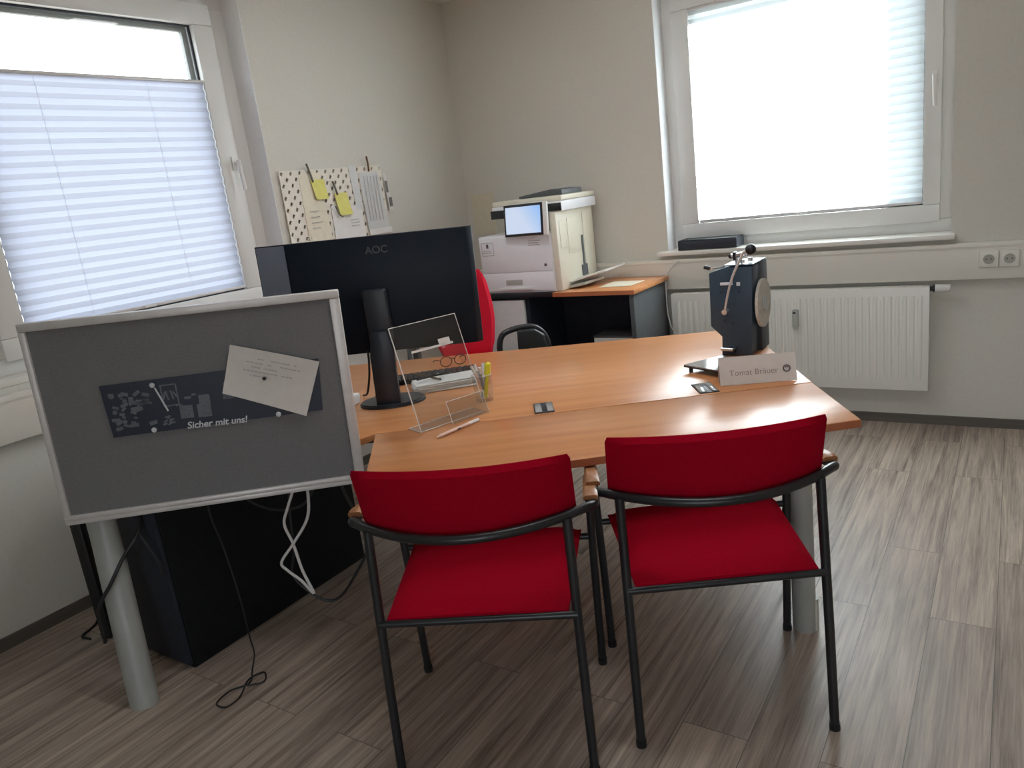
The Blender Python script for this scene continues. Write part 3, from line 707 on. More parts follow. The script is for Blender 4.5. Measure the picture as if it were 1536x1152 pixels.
# reflection on the plate, modelled as a pale strip, card and red mark
fm = frame_mat(p0+up*.73+sx*wS*.52+sn*.0006, sx, up)
xform(MB().box((0, .002, 0), (.18, .008, .0006)).box((.055, .014, 0), (.05, .022, .0006)), fm).build('reflected_strip', 'paper', ah, world=True)
xform(MB().box((.045, -.006, 0), (.016, .010, .0007)), fm).build('reflected_mark', 'pinkred', ah, world=True)

# pens, cup
pen = thing('pen', 'pale pen lying on the desk in front of the clear sign holder', 'pen', D(-.217, 2.513, zt))
a, c = D(-.282, 2.437, zt+.0065), D(-.152, 2.575, zt+.0065)
MB().tube([a, a+(c-a)*.75], .006, 12).build('barrel', 'penskin', pen, world=True)
MB().tube([a+(c-a)*.75, c], .0066, 12).build('cap', 'penwhite', pen, world=True)
dd_ = (c-a).normalized(); MB().tube([a, a-dd_*.012], [.005, .001], 10).build('tip', 'penskin', pen, world=True)
sd = Vector((dd_.y, -dd_.x, 0))
MB().tube([a+(c-a)*.42+sd*.0066, a+(c-a)*.5+sd*.0066], .002, 8).build('logo_mark', 'black', pen, world=True)

cupc = D(-.132, 2.845, zt)
cup = thing('pen_glass', 'clear glass full of pens on the desk beside the sign holder', 'glass', cupc, ANG)
n = 32; b = MB(); rows = []
for r_, z in ((.033, .0006), (.034, .004), (.037, .05), (.040, .105)):
    rows.append([(r_*math.cos(2*PI*k/n), r_*math.sin(2*PI*k/n), z) for k in range(n+1)])
b.grid(rows); b.grid([[(.0, 0, .0007)]*(n+1), rows[0]]); bmesh.ops.remove_doubles(b.bm, verts=b.bm.verts, dist=1e-5); b.build('glass_wall', 'tumbler', cup)
MB().tube([(.040*math.cos(2*PI*k/n), .040*math.sin(2*PI*k/n), .105) for k in range(n+1)], .0013, 6).build('glass_rim', 'acryledge', cup)
specs = [('penwhite', 'white'), ('pengrey', 'grey'), ('penwhite', 'white'), ('pengrey', 'grey'), ('penskin', 'pinkish'), ('penwhite', 'white'), ('pengrey', 'grey')]
labs = ['white pen leaning furthest left in the pen glass', 'grey pen standing at the back left of the pen glass', 'white pen standing at the back of the pen glass', 'grey pen in the middle of the pen glass', 'pale pinkish pen leaning to the left rim of the pen glass', 'white pen standing beside the yellow highlighter in the glass', 'grey pen leaning at the front of the pen glass']
angs = [180, 130, 75, 30, 205, 350, 265]
for (mm, _), lb, ag in zip(specs, labs, angs):
    aa = math.radians(ag)+ANG; base = cupc + Vector((-.012*math.cos(aa), -.012*math.sin(aa), .010)); tip_ = cupc + Vector((.040*math.cos(aa), .040*math.sin(aa), .140+.012*math.sin(ag)))
    tip_ = base + (tip_-base)
    k = .031/ max(.001, .040*(.105/.14)); tip_ = cupc + Vector((.036*math.cos(aa), .036*math.sin(aa), .142))
    o = thing('pen', lb, 'pen', base, 0, 'pens in the pen glass')
    MB().tube([base, base+(tip_-base)*.8], .0050, 10).build('barrel', mm, o, world=True)
    MB().tube([base+(tip_-base)*.8, tip_], .0056, 10).build('push_end', 'penwhite', o, world=True)
hl = thing('highlighter', 'bright yellow highlighter cap sticking out of the pen glass', 'highlighter', cupc + D(.006, -.004, .010))
hb, ht = cupc + D(.004, -.006, .010), cupc + D(.022, -.014, .105)
MB().tube([hb, ht], .0075, 12).build('barrel', 'yellow', hl, world=True)
MB().tube([ht, ht+(ht-hb)*.08, ht+(ht-hb)*.36, ht+(ht-hb)*.42], [.0125, .0125], 16).sphere(ht+(ht-hb)*.40, .0122).build('cap', 'yellow', hl, world=True)

# ------------------------------------------------------------------ name sign on the desk
n0, n1 = D(.735, 2.640, zt), D(1.000, 2.600, zt)
nx = (n1-n0).normalized(); nn = Vector((nx.y, -nx.x, 0))
ns = thing('name_sign', 'white folded name sign standing at the right front of the desk', 'desk sign', (n0+n1)/2)
upn = Vector((0, 0, .098)) - nn*.030
z_ = Vector((0, 0, .001))
MB().prism([n0+z_, n1+z_, n1+z_+upn, n0+z_+upn], -nn*.0015).prism([n0+z_+upn, n1+z_+upn, n1+z_-nn*.062, n0+z_-nn*.062], -nn*.0015).build('card', 'paper', ns, world=True)
xform(text_bm('Tomat Bräuer', .030, 0, -.0002), frame_mat(n0+nx*.120+upn*.42+nn*.0008, nx, upn)).build('printed_name', 'ink2', ns, world=True)
fm = frame_mat(n0+nx*.235+upn*.46+nn*.0008, nx, upn)
b = MB().tube([(.0115*math.cos(2*PI*k/24), .0115*math.sin(2*PI*k/24), 0) for k in range(25)], .0026, 6).tube([(-.006, .003, 0), (0, .006, 0), (.006, .003, 0)], .002, 6)
xform(b, fm).build('printed_emblem', 'inkdark', ns, world=True)

# ------------------------------------------------------------------ steel plate press with crank and label roll
dv = thing('lever_press', 'blue grey steel press with crank lever and label roll on the desk corner', 'lever press', (-.96, 3.13, zt))
y0, y1 = 3.05, 3.155
prof = [(-1.047, 1.069), (-.986, 1.088), (-.870, 1.089), (-.883, .7215), (-1.009, .7215), (-1.005, .802), (-1.050, .846)]
MB().prism([(x, y0, z) for x, z in prof], (0, .0985, 0), .003).build('housing', 'device', dv, world=True)
MB().bounds(-1.005, -.868, 3.151, 3.262, .7215, 1.093, .003).build('rear_housing', 'devdark', dv, world=True)
MB().bounds(-.99, -.868, 3.06, 3.255, 1.094, 1.098).build('top_plate', 'device', dv, world=True)
xc = -.8665
b = MB().tube([(xc+.002, 3.150, .925), (xc+.014, 3.150, .925)], .100, 48); b.build('label_roll', 'roll', dv, world=True)
MB().tube([(xc+.0145, 3.150, .925), (xc+.019, 3.150, .925)], .034, 24).build('roll_core', 'tag', dv, world=True)
MB().tube([(-.980, y0-.001, .912), (-.980, y0-.035, .912)], .011, 18).build('crank_hub', 'chrome', dv, world=True)
c_ = MB().tube([(-.980, y0-.030, .908), (-.962, y0-.032, .985), (-.938, y0-.032, 1.06), (-.905, y0-.034, 1.125), (-.893, y0-.036, 1.150)], .0055, 10, 5)
cr_ = c_.build('crank_lever', 'chrome', dv, world=True)
MB().tube([(-.893, y0-.036, 1.150), (-.868, y0-.04, 1.160)], .006, 10).build('crank_grip', 'chrome', cr_, world=True)
MB().sphere((-.860, y0-.042, 1.163), .021).build('crank_knob', 'black', cr_, world=True)
MB().tube([(-.99, y0+.03, 1.089), (-1.03, y0+.03, 1.086), (-1.058, y0+.03, 1.088)], .004, 8).build('release_lever', 'chrome', dv, world=True)
MB().tube([(-1.050, y0+.03, 1.086), (-1.075, y0+.03, 1.092)], .0085, 12).build('lever_knob', 'black', dv, world=True)
MB().bounds(-1.001, -.950, y0-.004, y0-.0005, 1.018, 1.030, .001).bounds(-.934, -.919, y0-.004, y0-.0005, 1.014, 1.029, .001).build('rating_label', 'whiteprint', dv, world=True)
for x, z in ((-1.0, .99), (-.925, .99), (-.99, .935), (-.95, .94), (-.99, .87), (-.955, .86)): MB().tube([(x, y0-.0006, z), (x, y0-.0036, z)], .0045, 10).build('bolt_head', 'gasket', dv, world=True)
MB().tube([(-1.008, y0-.012, .752), (-.956, y0-.012, .749)], .0075, 12).build('bar_handle', 'chrome', dv, world=True)
MB().tube([(-.956, y0-.012, .749), (-.947, y0-.012, .7488)], .010, 12).tube([(-.98, y0, .7505), (-.98, y0-.012, .7505)], .004, 8).build('bar_end', 'black', dv, world=True)
b = MB().tube([(-.945, 3.10, 1.09), (-.945, 3.10, 1.13)], .006, 10).tube([(-.965, 3.10, 1.130), (-.905, 3.10, 1.137)], .011, 12).tube([(-.925, 3.10, 1.098), (-.925, 3.10, 1.125)], .004, 8)
b.build('clamp_arm', 'chrome', dv, world=True)
b = MB().sphere((-.968, 3.10, 1.129), .010).bounds(-.955, -.945, 3.085, 3.115, 1.112, 1.146); b.build('clamp_jaw', 'black', dv, world=True)
MB().tube([(-.895, 3.12, 1.103), (-.895, 3.12, 1.118)], .010, 12).tube([(-.915, 3.08, 1.103), (-.915, 3.08, 1.115)], .009, 12).build('top_nuts', 'chrome', dv, world=True)

# flat glossy tray beside the press
tr = thing('flat_tray', 'low glossy grey tray on black feet at the left of the press', 'tray', D(.80, 2.855, zt), ANG)
pts = [D(.667, 2.905, .746), D(.805, 2.683, .746), D(.85, 2.80, .746), D(.853, 2.93, .746), D(.845, 2.985, .746)]
MB().prism(pts, (0, 0, .004)).build('tray_top', 'traytop', tr, world=True)
MB().prism([p-Vector((0, 0, .0065)) for p in pts], (0, 0, .006)).build('tray_edge', 'black', tr, world=True)
for p in ((.69, 2.885), (.795, 2.715), (.835, 2.95)): MB().cyl(D(*p, zt+.0005), D(*p, .7395), .008, 14).build('foot', 'black', tr, world=True)

# ------------------------------------------------------------------ office chair behind the desk
oc = thing('office_chair', 'red swivel chair with black loop arms behind the desk', 'office chair', D(-.255, 4.02, 0), ANG + PI)
def ocl(x, y, z): return Vector((-(x+.255), -(y-4.02), z))
b = MB(); NU, NZ = 18, 16; fr = []; bk = []
for j in range(NZ+1):
    z = .60 + .50*j/NZ; w = .165 - .012*math.cos(j/NZ*PI*2); 
    if j < 3: w -= .02*(1-j/3)
    if j > NZ-3: w -= .03*((j-NZ+3)/3)**2
    ej = min(1, min(j, NZ-j)/1.5); rf = []; rb = []
    for i in range(NU+1):
        t = i/NU*2-1; ei = min(1, (1-abs(t))*NU/2/1.5); k = math.sqrt(max(0, 1-(1-ej)**2))*math.sqrt(max(0, 1-(1-ei)**2))
        u = t*w; y = 4.22 + .02*j/NZ - .04*t*t
        rf.append(tuple(ocl(-.255+u, y - .004 - .022*k, z))); rb.append(tuple(ocl(-.255+u, y + .004 + .022*k, z)))
    fr.append(rf); bk.append(rb)
edge = lambda g: g[0] + [r[-1] for r in g[1:]] + g[-1][-2::-1] + [r[0] for r in g[-2:0:-1]]
b.grid(fr); b.grid(bk[::-1]); et, eb = edge(fr), edge(bk); n = len(et)
for i in range(n): b.quad(et[i], et[(i+1) % n], eb[(i+1) % n], eb[i])
bmesh.ops.remove_doubles(b.bm, verts=b.bm.verts, dist=.0004); b.build('backrest', 'redmesh', oc)
MB().box(ocl(-.255, 4.03, .485), (.46, .42, .07), None, .03, 4).build('seat', 'redmesh', oc)
MB().tube([ocl(-.255, 4.16, .45), ocl(-.255, 4.27, .50), ocl(-.255, 4.275, .75)], .02, 12, 4).build('back_bar', 'black', oc)
MB().cyl(ocl(-.255, 4.04, .08), ocl(-.255, 4.04, .45), .025, 18).build('gas_lift', 'black', oc)
for k in range(5):
    a = 2*PI*k/5+.3; c0 = ocl(-.255, 4.04, .095); c1 = c0 + Vector((.255*math.cos(a), .255*math.sin(a), -.02))
    l = MB().tube([c0, c1], [.024, .016], 10).build('base_leg', 'black', oc)
    MB().tube([c1+Vector((-.02*math.sin(a), .02*math.cos(a), -.048)), c1+Vector((.02*math.sin(a), -.02*math.cos(a), -.048))], .027, 16).cyl(c1, c1-Vector((0, 0, .048)), .008, 8).build('castor', 'black', l)
# D shaped loop arms; the one towards the room is swung outwards and shows its face
def loop_arm(P, pad, post, y_):
    ar = MB().tube(P + [P[0]], .016, 12, 4).build('armrest', 'black', oc)
    MB().prism(pad, (Vector(pad[0])-Vector(pad[0])) + y_, .014, 3).build('arm_pad', 'black', ar)
    MB().tube(post, .016, 10).build('arm_support', 'black', ar)
q2 = lambda x, z, d=0.0: ocl(x, 4.03 + (x-.07)*.35 + d, z)
loop_arm([q2(*p) for p in ((-.068, .64), (-.066, .71), (-.035, .762), (.06, .778), (.14, .762), (.19, .70), (.195, .62), (.12, .56), (-.02, .57))],
         [q2(x, z, -.03) for x, z in ((.035, .770), (.13, .764), (.185, .72), (.200, .64), (.185, .585), (.06, .585), (.03, .66))], [q2(.06, .56), ocl(-.06, 4.03, .46)], ocl(0, .06, 0)-ocl(0, 0, 0))
q3 = lambda y, z, d=0.0: ocl(-.54 + d, y, z)
loop_arm([q3(*p) for p in ((3.90, .60), (3.89, .68), (3.93, .735), (4.02, .75), (4.12, .74), (4.17, .68), (4.16, .58), (4.08, .55), (3.95, .56))],
         [q3(y, z, -.03) for y, z in ((4.0, .745), (4.10, .738), (4.16, .69), (4.16, .60), (4.05, .58), (4.0, .65))], [q3(4.03, .555), ocl(-.45, 4.03, .46)], ocl(.06, 0, 0)-ocl(0, 0, 0))

# ------------------------------------------------------------------ counter with printer by the back wall
ct = thing('counter_unit', 'high beech topped counter unit with dark back panel in the far corner', 'counter', (-2.33, 4.12, 0))
zc = .880
MB().bounds(-2.285, -1.758, 3.868, 4.385, zc-.026, zc, .002).build('counter_top', 'beech', ct, world=True)
MB().bounds(-2.96, -2.2855, 3.878, 4.385, zc-.026, zc, .002).build('cabinet_top', 'black', ct, world=True)
MB().bounds(-2.284, -1.760, 3.8662, 3.8678, zc-.0255, zc-.001).build('edge_band', 'beechedge', ct, world=True)
MB().bounds(-1.800, -1.772, 3.885, 4.378, 0, zc-.0265, .001).build('side_panel', 'sideboard', ct, world=True)
MB().bounds(-2.95, -2.926, 3.885, 4.378, 0, zc-.0265, .001).build('side_panel', 'sideboard', ct, world=True)
MB().bounds(-2.48, -1.801, 4.33, 4.35, 0, zc-.0265).build('back_panel', 'navyboard', ct, world=True)
dr = MB().bounds(-2.924, -2.512, 3.892, 3.912, .04, zc-.045, .002).build('cabinet_door', 'lgrey', ct, world=True)
MB().bounds(-2.924, -2.483, 3.914, 4.378, .0, zc-.0265).build('cabinet_body', 'navyboard', ct, world=True)
bx_ = thing('storage_box', 'white box with grey lid standing in the open bay of the counter', 'box', (-1.99, 4.14, 0))
MB().bounds(-2.130, -1.815, 4.045, 4.31, 0, .565, .004).build('box_body', 'white', bx_, world=True)
MB().bounds(-2.132, -1.813, 4.043, 4.312, .5655, .578, .003).build('box_lid', 'sideboard', bx_, world=True)
tag(MB().prism([(-2.035, 3.99, zc+.001), (-1.845, 4.01, zc+.001), (-1.835, 4.20, zc+.001), (-2.04, 4.20, zc+.001)], (0, 0, .003)).build('paper_sheet', 'papercream'), 'cream paper sheet lying on the counter top right of the printer', 'paper')

pr_ = thing('office_printer', 'large off-white multifunction printer with lit tablet screen on the counter', 'printer', (-2.5, 4.13, zc))
pz = zc + .001
MB().bounds(-2.795, -2.275, 3.90, 4.375, pz, 1.236, .006).build('printer_body', 'printer', pr_, world=True)
tray_ = MB().bounds(-2.79, -2.279, 3.893, 3.8995, pz+.012, 1.005, .002).build('paper_drawer', 'printer', pr_, world=True)
MB().bounds(-2.665, -2.43, 3.878, 3.8925, pz+.02, pz+.034, .003).build('drawer_handle', 'white', tray_, world=True)
MB().bounds(-2.62, -2.50, 3.8885, 3.8928, pz+.05, pz+.082, .001).build('level_window', 'tag', tray_, world=True)
MB().bounds(-2.79, -2.279, 3.893, 3.8995, 1.010, 1.228, .002).build('front_door', 'printer', pr_, world=True)
MB().bounds(-2.440, -2.262, 3.99, 4.376, 1.236, 1.345, .006).bounds(-2.274, -2.232, 3.905, 4.376, pz, 1.345, .006).build('side_column', 'cream', pr_, world=True)
MB().bounds(-2.79, -2.445, 4.25, 4.376, 1.237, 1.345, .004).build('rear_column', 'cream', pr_, world=True)
MB().bounds(-2.69, -2.20, 3.93, 4.378, 1.345, 1.405, .008).build('scanner_bed', 'printer', pr_, world=True)
MB().bounds(-2.69, -2.20, 3.94, 4.376, 1.4055, 1.437, .01).build('scanner_lid', 'cream', pr_, world=True)
MB().bounds(-2.695, -2.60, 3.922, 3.9295, 1.335, 1.385, .002).bounds(-2.33, -2.198, 3.922, 3.9295, 1.35, 1.395, .002).build('scanner_trim', 'black', pr_, world=True)
# document feeder ramp
MB().prism([(-2.52, 3.99, 1.438), (-2.22, 3.99, 1.438), (-2.22, 3.99, 1.466), (-2.30, 3.99, 1.474), (-2.52, 3.99, 1.452)], (0, .25, 0), .003).build('document_feeder', 'sideboard', pr_, world=True)
# tilted touch screen
tm = frame_mat((-2.412, 3.868, 1.318), (1, -.06, .0), (0, .10, 1))
tb = xform(MB().box((0, 0, 0), (.312, .192, .018), None, .006), tm).build('control_tablet', 'white', pr_, world=True)
xform(MB().box((-.012, 0, .0095), (.280, .186, .002), None, .0008), tm).build('screen_bezel', 'black', tb, world=True)
so = MB().box((0, 0, 0), (.252, .0016, .156)).build('touchscreen', 'screen', tb)
so.matrix_basis = tm @ Matrix.Translation((-.014, 0, .0114)) @ Matrix.Rotation(-PI/2, 4, 'X')
so.matrix_basis = wmat(tb).inverted() @ so.matrix_basis if False else so.matrix_basis
_m = wmat(tb).inverted() @ (tm @ Matrix.Translation((-.014, 0, .0114)) @ Matrix.Rotation(math.radians(-90), 4, 'X')); so.matrix_basis = _m
xform(MB().box((.03, -.06, -.030), (.05, .02, .04), None, .004), tm).build('tablet_hinge', 'black', tb, world=True)
# labels and marks on the front
yb = 3.8926
b = MB()
for (xa, xb, za, zb_) in ((-2.775, -2.685, 1.196, 1.199), (-2.775, -2.685, 1.118, 1.121), (-2.775, -2.772, 1.118, 1.199), (-2.688, -2.685, 1.118, 1.199), (-2.765, -2.70, 1.135, 1.139), (-2.765, -2.705, 1.146, 1.149)): b.bounds(xa, xb, yb-.0008, yb, za, zb_)
b.build('front_label', 'ink', pr_, world=True)
MB().bounds(-2.738, -2.722, yb-.0012, yb, 1.165, 1.190).build('front_symbol', 'inkdark', pr_, world=True)
MB().tube([(-2.325, yb-.001, 1.045), (-2.325, yb, 1.045)], .009, 14).build('front_dot', 'inkdark', pr_, world=True)
b = MB()
for k, (xa, xb) in enumerate(((-2.43, -2.345), (-2.43, -2.36), (-2.43, -2.35))): b.bounds(xa, xb, yb-.0008, yb, 1.190-.013*k, 1.195-.013*k)
b.build('model_lettering', 'ink', pr_, world=True)
# side details
b = MB().bounds(-2.2318, -2.2285, 4.03, 4.19, 1.09, 1.30, .002).bounds(-2.2318, -2.229, 3.935, 4.02, 1.13, 1.29, .002).bounds(-2.2318, -2.229, 4.23, 4.36, .93, 1.32, .002); b.build('side_cover', 'cream', pr_, world=True)
MB().bounds(-2.2318, -2.2275, 4.195, 4.215, .96, 1.18).bounds(-2.2318, -2.224, 4.17, 4.235, .935, 1.00).build('side_slot', 'sideboard', pr_, world=True)
ty = MB().prism([(-2.231, 4.00, .915), (-2.231, 4.34, .915), (-2.02, 4.34, .965), (-2.02, 4.06, .965)], (0, 0, .012), .003).build('bypass_tray', 'white', pr_, world=True)
MB().prism([(-2.229, 3.98, .884), (-2.229, 4.25, .884), (-2.10, 4.20, .905), (-2.13, 4.0, .90)], (0, 0, .016), .003).build('tray_support', 'tag', ty, world=True)

# notice on the back wall left of the printer
tag(MB().bounds(-3.205, -3.02, YB-.004, YB-.0006, 1.22, 1.50).build('paper_notice', 'paperbeige'), 'plain beige paper on the back wall left of the printer', 'paper')

# white lead hanging beside the counter
wl = MB().tube([(-1.69, 4.388, .965), (-1.725, 4.375, .935), (-1.765, 4.36, .87), (-1.768, 4.355, .75), (-1.765, 4.355, .64), (-1.745, 4.35, .56), (-1.715, 4.35, .50), (-1.69, 4.345, .30), (-1.70, 4.34, .006)], .0045, 8, 6)
tag(wl.build('wall_cable', 'wcable'), 'white cable hanging down the wall between counter and radiator', 'cable')

# flat black box on the sill
sb = thing('router_box', 'flat dark blue box lying on the sill of the back window', 'box', (-1.50, 4.45, 1.0225))
MB().bounds(-1.69, -1.335, 4.395, 4.545, 1.0235, 1.078, .004).build('box_body', 'devdark', sb, world=True)
MB().bounds(-1.688, -1.337, 4.397, 4.543, 1.0785, 1.082, .001).build('box_lid', 'slate', sb, world=True)

# ------------------------------------------------------------------ memo board on the left wall
pg = thing('memo_board', 'cream perforated memo board on the left wall beside the window', 'memo board', (XL, 3.14, 1.54))
by0, by1, bz0, bz1, bxx = 2.805, 3.60, 1.14, 1.757, XL+.016
b = MB(); pt = .0315; ny = int((by1-by0)/pt); nz = int((bz1-bz0)/pt)
for i in range(ny):
    for k in range(nz):
        cy = by0 + pt*(i+.5); cz = bz0 + pt*(k+.5)
        for (hy, hz) in ((0, 0),):
            if (i+k) % 2: 
                b.quad((bxx, cy-pt/2, cz-pt/2), (bxx, cy+pt/2, cz-pt/2), (bxx, cy+pt/2, cz+pt/2), (bxx, cy-pt/2, cz+pt/2)); continue
            o4 = [(cy-pt/2, cz-pt/2), (cy+pt/2, cz-pt/2), (cy+pt/2, cz+pt/2), (cy-pt/2, cz+pt/2)]
            r_ = pt*.38; i4 = [(cy-r_*.95, cz-r_*.45), (cy+r_*.05, cz-r_), (cy+r_*.95, cz+r_*.45), (cy-r_*.05, cz+r_)]
            for q in range(4):
                a, c = q, (q+1) % 4
                b.quad((bxx, *o4[a]), (bxx, *o4[c]), (bxx, *i4[c]), (bxx, *i4[a]))
bmesh.ops.remove_doubles(b.bm, verts=b.bm.verts, dist=1e-4)
r = bmesh.ops.extrude_face_region(b.bm, geom=b.bm.faces[:]); bmesh.ops.translate(b.bm, vec=(-.005, 0, 0), verts=[g for g in r['geom'] if isinstance(g, bmesh.types.BMVert)])
b.build('perforated_panel', 'peg', pg, world=True, smooth=False)
MB().bounds(XL+.001, XL+.003, by0+.02, by1-.02, bz0+.02, bz1-.02).build('hole_shade_sheet', 'holeshade', pg, world=True)  # darker sheet standing in for the shaded wall behind the holes
b = MB()
for (y, z) in ((by0+.05, bz1-.03), (by1-.05, bz1-.03), (by0+.05, bz0+.03), (by1-.05, bz0+.03)): b.tube([(XL+.0005, y, z), (bxx-.004, y, z)], .006, 10)
b.build('spacer', 'peg', pg, world=True)
def note(name, label, cat, pts, d, m, curl=.006, group=None):
    """sheet on the board: 4 corners (y,z), curling off at the bottom"""
    b = MB(); rows = []
    for i in range(7):
        t_ = i/6; row = []
        for k in range(5):
            s_ = k/4
            y = (pts[0][0]*(1-s_)+pts[1][0]*s_)*(1-t_) + (pts[3][0]*(1-s_)+pts[2][0]*s_)*t_
            z = (pts[0][1]*(1-s_)+pts[1][1]*s_)*(1-t_) + (pts[3][1]*(1-s_)+pts[2][1]*s_)*t_
            row.append((bxx + d + curl*t_*t_, y, z))
        rows.append(row)
    b.grid(rows); r = bmesh.ops.extrude_face_region(b.bm, geom=b.bm.faces[:]); bmesh.ops.translate(b.bm, vec=(.0006, 0, 0), verts=[g for g in r['geom'] if isinstance(g, bmesh.types.BMVert)])
    cy = (pts[0][0]+pts[1][0])/2
    root = thing(name, label, cat, (bxx, cy, pts[0][1]), 0, group)
    b.build('sheet', m, root, world=True)
    return root
def clip(root, y, z, d, m='darkpeg', l=.075, dy=.02):
    MB().tube([(bxx+d, y, z+l*.6), (bxx+d+.004, y+dy*.5, z), (bxx+d+.002, y+dy, z-l*.5)], .0055, 8, 3).build('clip', m, root, world=True)
def lines(root, y0, y1, z0, z1, n, d, vertical=False, m='ink'):
    b = MB()
    for k in range(n):
        if vertical:
            y = y0+(y1-y0)*(k+.5)/n; b.bounds(bxx+d, bxx+d+.0005, y-.003, y+.003, z0, z1)
        else:
            z = z0+(z1-z0)*(k+.5)/n; b.bounds(bxx+d, bxx+d+.0005, y0, y1-(y1-y0)*.35*rnd.random(), z-.0025, z+.0025)
    b.build('written_lines', m, root, world=True)
n1_ = note('memo_sheet', 'long cream memo sheet at the left of the memo board', 'paper', [(2.935, 1.715), (3.08, 1.72), (3.11, 1.20), (2.925, 1.20)], .002, 'papercream', .006)
lines(n1_, 2.965, 3.05, 1.41, 1.53, 4, .0095)
n2_ = note('memo_sheet', 'white memo sheet at the lower middle of the memo board', 'paper', [(3.13, 1.535), (3.37, 1.515), (3.37, 1.20), (3.12, 1.20)], .004, 'paperw', .005)
lines(n2_, 3.26, 3.35, 1.40, 1.45, 3, .012)
n3_ = note('memo_sheet', 'grey printed list hanging at the right of the memo board', 'paper', [(3.39, 1.705), (3.555, 1.70), (3.585, 1.36), (3.40, 1.36)], .005, 'lgrey', .006)
MB().bounds(bxx+.0095, bxx+.0125, 3.40, 3.60, 1.338, 1.372).build('white_footer', 'paperw', n3_, world=True)
lines(n3_, 3.41, 3.55, 1.42, 1.68, 5, .0125, True)
clip(n3_, 3.475, 1.745, .010, 'brown', .08, .0)
n5_ = note('memo_sheet', 'narrow pale strip between the yellow notes and the grey list', 'paper', [(3.315, 1.745), (3.375, 1.745), (3.385, 1.50), (3.33, 1.50)], .003, 'lgrey', .003)
y1_ = note('sticky_note', 'yellow sticky note at the top of the memo board', 'sticky note', [(3.005, 1.682), (3.105, 1.682), (3.11, 1.575), (3.02, 1.575)], .011, 'sticky', .010, 'yellow notes on the memo board')
clip(y1_, 2.995, 1.715, .012, 'darkpeg', .09, .025)
y2_ = note('sticky_note', 'yellow sticky note lower on the memo board above the white sheet', 'sticky note', [(3.165, 1.60), (3.262, 1.60), (3.275, 1.475), (3.175, 1.475)], .012, 'sticky', .012, 'yellow notes on the memo board')
clip(y2_, 3.165, 1.625, .013, 'darkpeg', .07, .02)
MB().tube([(bxx+.024, 3.145, 1.53), (bxx+.026, 3.16, 1.485), (bxx+.026, 3.19, 1.465)], .004, 8, 3).build('clip', 'darkpeg', y2_, world=True)
n4_ = note('photo_strip', 'dark narrow picture strip hanging at the right edge of the memo board', 'photo', [(3.600, 1.69), (3.622, 1.69), (3.650, 1.47), (3.61, 1.47)], .004, 'paper', .003)
b = MB().bounds(bxx+.008, bxx+.0086, 3.606, 3.625, 1.575, 1.645).bounds(bxx+.008, bxx+.0086, 3.618, 3.645, 1.49, 1.545); b.build('dark_picture', 'darkpeg', n4_, world=True)

# ------------------------------------------------------------------ cables under the desk
def cable(name, label, pts, r, m, sm=6):
    o = tag(MB().tube(pts, r, 8, sm).build(name, m), label, 'cable'); return o
q = lambda x, y, z: D(x, y, z)
root = thing('power_cable', 'black forked cable hanging in front of the grey desk leg', 'cable', D(-1.36, 2.36, .62))
MB().tube([q(-1.32, 2.40, .694), q(-1.318, 2.385, .61), q(-1.314, 2.345, .552), q(-1.345, 2.27, .495), q(-1.385, 2.245, .43), q(-1.444, 2.235, .345), q(-1.452, 2.24, .25), q(-1.47, 2.26, .21)], .0065, 8, 6).build('cable_lead', 'cable', root, world=True)
MB().tube([q(-1.314, 2.345, .552), q(-1.285, 2.335, .49), q(-1.262, 2.33, .43), q(-1.262, 2.33, .395)], .0055, 8, 6).build('cable_lead', 'cable', root, world=True)
cable('power_cable', 'thin black cable trailing down to the wood floor before the black cabinet', [q(-1.09, 2.43, .694), q(-1.10, 2.42, .56), q(-1.07, 2.40, .42), q(-1.05, 2.385, .25), q(-1.045, 2.38, .10), q(-1.04, 2.375, .03), q(-1.035, 2.32, .004), q(-1.02, 2.24, .004), q(-1.075, 2.21, .004), q(-1.10, 2.15, .004), q(-1.06, 2.125, .004), q(-1.03, 2.17, .004), q(-1.03, 2.26, .004), q(-.985, 2.29, .006), q(-.97, 2.24, .004), q(-1.02, 2.22, .009)], .0028, 'cable')
cable('data_cable', 'white cable hanging in loops below the pinboard', [q(-.765, 2.47, .694), q(-.768, 2.46, .56), q(-.785, 2.45, .48), q(-.845, 2.445, .40), q(-.90, 2.44, .335), q(-.885, 2.44, .30), q(-.845, 2.44, .255), q(-.810, 2.44, .20), q(-.835, 2.445, .29), q(-.850, 2.45, .395), q(-.868, 2.455, .47), q(-.845, 2.46, .53), q(-.815, 2.47, .60), q(-.81, 2.48, .694)], .0052, 'wcable')
cable('power_cable', 'black cable sagging from the desk into a low loop beside the black cabinet', [q(-.655, 2.50, .694), q(-.655, 2.49, .58), q(-.625, 2.48, .48), q(-.595, 2.47, .40), q(-.60, 2.46, .33), q(-.66, 2.45, .24), q(-.715, 2.45, .175), q(-.765, 2.45, .158), q(-.815, 2.45, .19), q(-.875, 2.455, .27), q(-.855, 2.46, .37), q(-.845, 2.465, .50), q(-.83, 2.47, .60), q(-.83, 2.49, .694)], .005, 'cable')
cable('data_cable', 'black cable drooping across to the white cable just under the pinboard', [q(-1.02, 2.50, .694), q(-1.00, 2.49, .58), q(-.93, 2.48, .53), q(-.86, 2.475, .515), q(-.79, 2.475, .53), q(-.74, 2.48, .60), q(-.73, 2.49, .694)], .0045, 'cable')
cable('floor_cable', 'thin black cable against the left wall beside the desk leg', [(-3.19, 1.42, .30), (-3.15, 1.37, .15), (-3.11, 1.33, .06), (-3.06, 1.28, .008), (-3.02, 1.20, .006), (-2.96, 1.20, .006)], .005, 'cable')

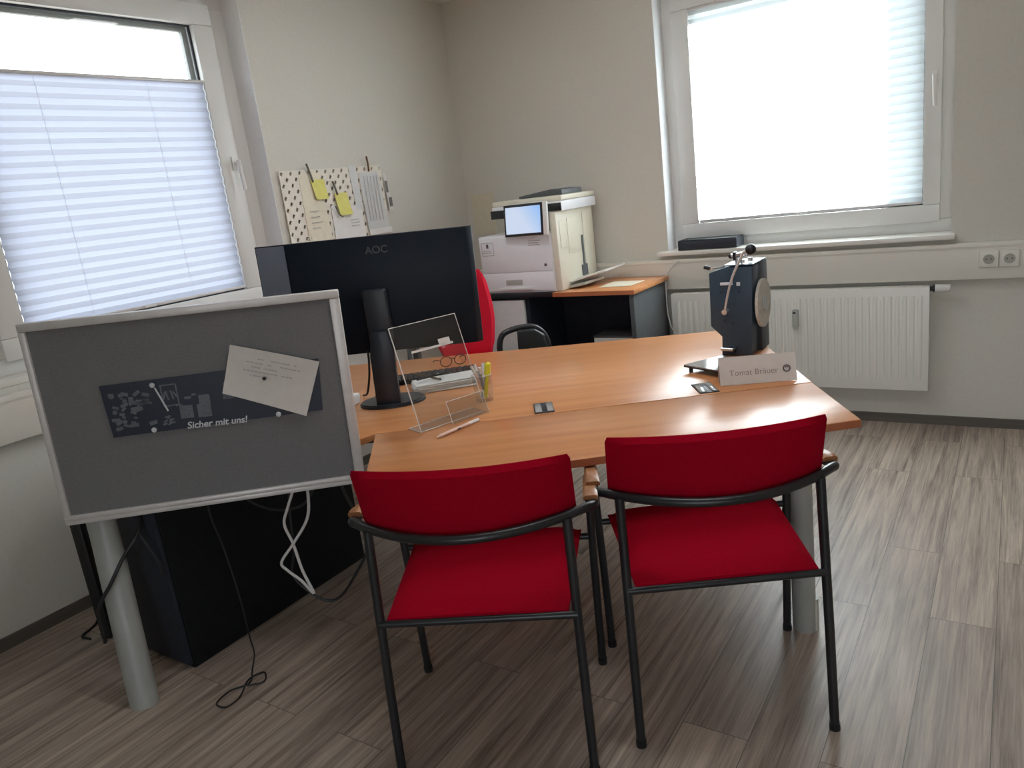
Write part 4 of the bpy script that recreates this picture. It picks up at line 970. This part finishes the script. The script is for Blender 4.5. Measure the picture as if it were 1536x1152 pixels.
# ------------------------------------------------------------------ daylight
w = bpy.data.worlds.new('sky'); bpy.context.scene.world = w; w.use_nodes = True
nt = w.node_tree; bg = nt.nodes['Background']
tc = nt.nodes.new('ShaderNodeTexCoord'); sp = nt.nodes.new('ShaderNodeSeparateXYZ'); cr = nt.nodes.new('ShaderNodeValToRGB')
nt.links.new(tc.outputs['Generated'], sp.inputs[0]); nt.links.new(sp.outputs['Z'], cr.inputs['Fac']); nt.links.new(cr.outputs['Color'], bg.inputs['Color'])
e = cr.color_ramp.elements; e[0].position = 0.0; e[0].color = (.40, .40, .38, 1); e[1].position = .08; e[1].color = (.86, .93, 1.0, 1)
bg.inputs['Strength'].default_value = 5.0
def sun(name, d, st, col, ang):
    l = bpy.data.lights.new(name, 'SUN'); l.energy = st; l.color = col; l.angle = ang
    o = bpy.data.objects.new(name, l); C.objects.link(o); o.rotation_euler = Vector(d).to_track_quat('-Z', 'Y').to_euler(); return o
sun('sun', (-.80, -.42, -.42), 260.0, (1, 1, 1), math.radians(7))
for nm, loc, rot, sx_, sy_ in (('portal_back', ((WB[0]+WB[1])/2, YB+T+.02, 1.78), (-PI/2, 0, 0), 1.5, 1.6), ('portal_left', (XL-T-.02, 2.03, 1.8), (0, -PI/2, 0), 1.7, 1.5), ('portal_rear', ((RW[0]+RW[1])/2, YR-T-.02, 1.52), (PI/2, 0, 0), RW[1]-RW[0], 2.1)):
    l = bpy.data.lights.new(nm, 'AREA'); l.shape = 'RECTANGLE'; l.size = sx_; l.size_y = sy_; l.cycles.is_portal = True
    o = bpy.data.objects.new(nm, l); C.objects.link(o); o.location = loc; o.rotation_euler = rot

# ------------------------------------------------------------------ camera
sc = bpy.context.scene
cam = bpy.data.cameras.new('camera'); co = bpy.data.objects.new('camera', cam); C.objects.link(co); sc.camera = co
cam.sensor_width = 36; cam.lens = 1131.3/1536*36; cam.clip_start = .02
yaw, pitch, rol = [math.radians(a) for a in (-34.476, 14.349, -7.105)]
fw = Vector((math.sin(yaw)*math.cos(pitch), math.cos(yaw)*math.cos(pitch), -math.sin(pitch)))
r0 = Vector((math.cos(yaw), -math.sin(yaw), 0)); u0 = r0.cross(fw)
rv = r0*math.cos(rol) + u0*math.sin(rol); uv = -r0*math.sin(rol) + u0*math.cos(rol)
mw = Matrix((rv, uv, -fw)).transposed().to_4x4(); mw.translation = (0, 0, H); co.matrix_world = mw
sc.view_settings.view_transform = 'Standard'; sc.view_settings.look = 'None'; sc.view_settings.gamma = 1; sc.view_settings.exposure = 0.2
sc.view_settings.use_curve_mapping = False
sc.cycles.use_denoising = True; sc.cycles.max_bounces = 14; sc.cycles.diffuse_bounces = 8; sc.cycles.transparent_max_bounces = 24
sc.cycles.sample_clamp_indirect = 6
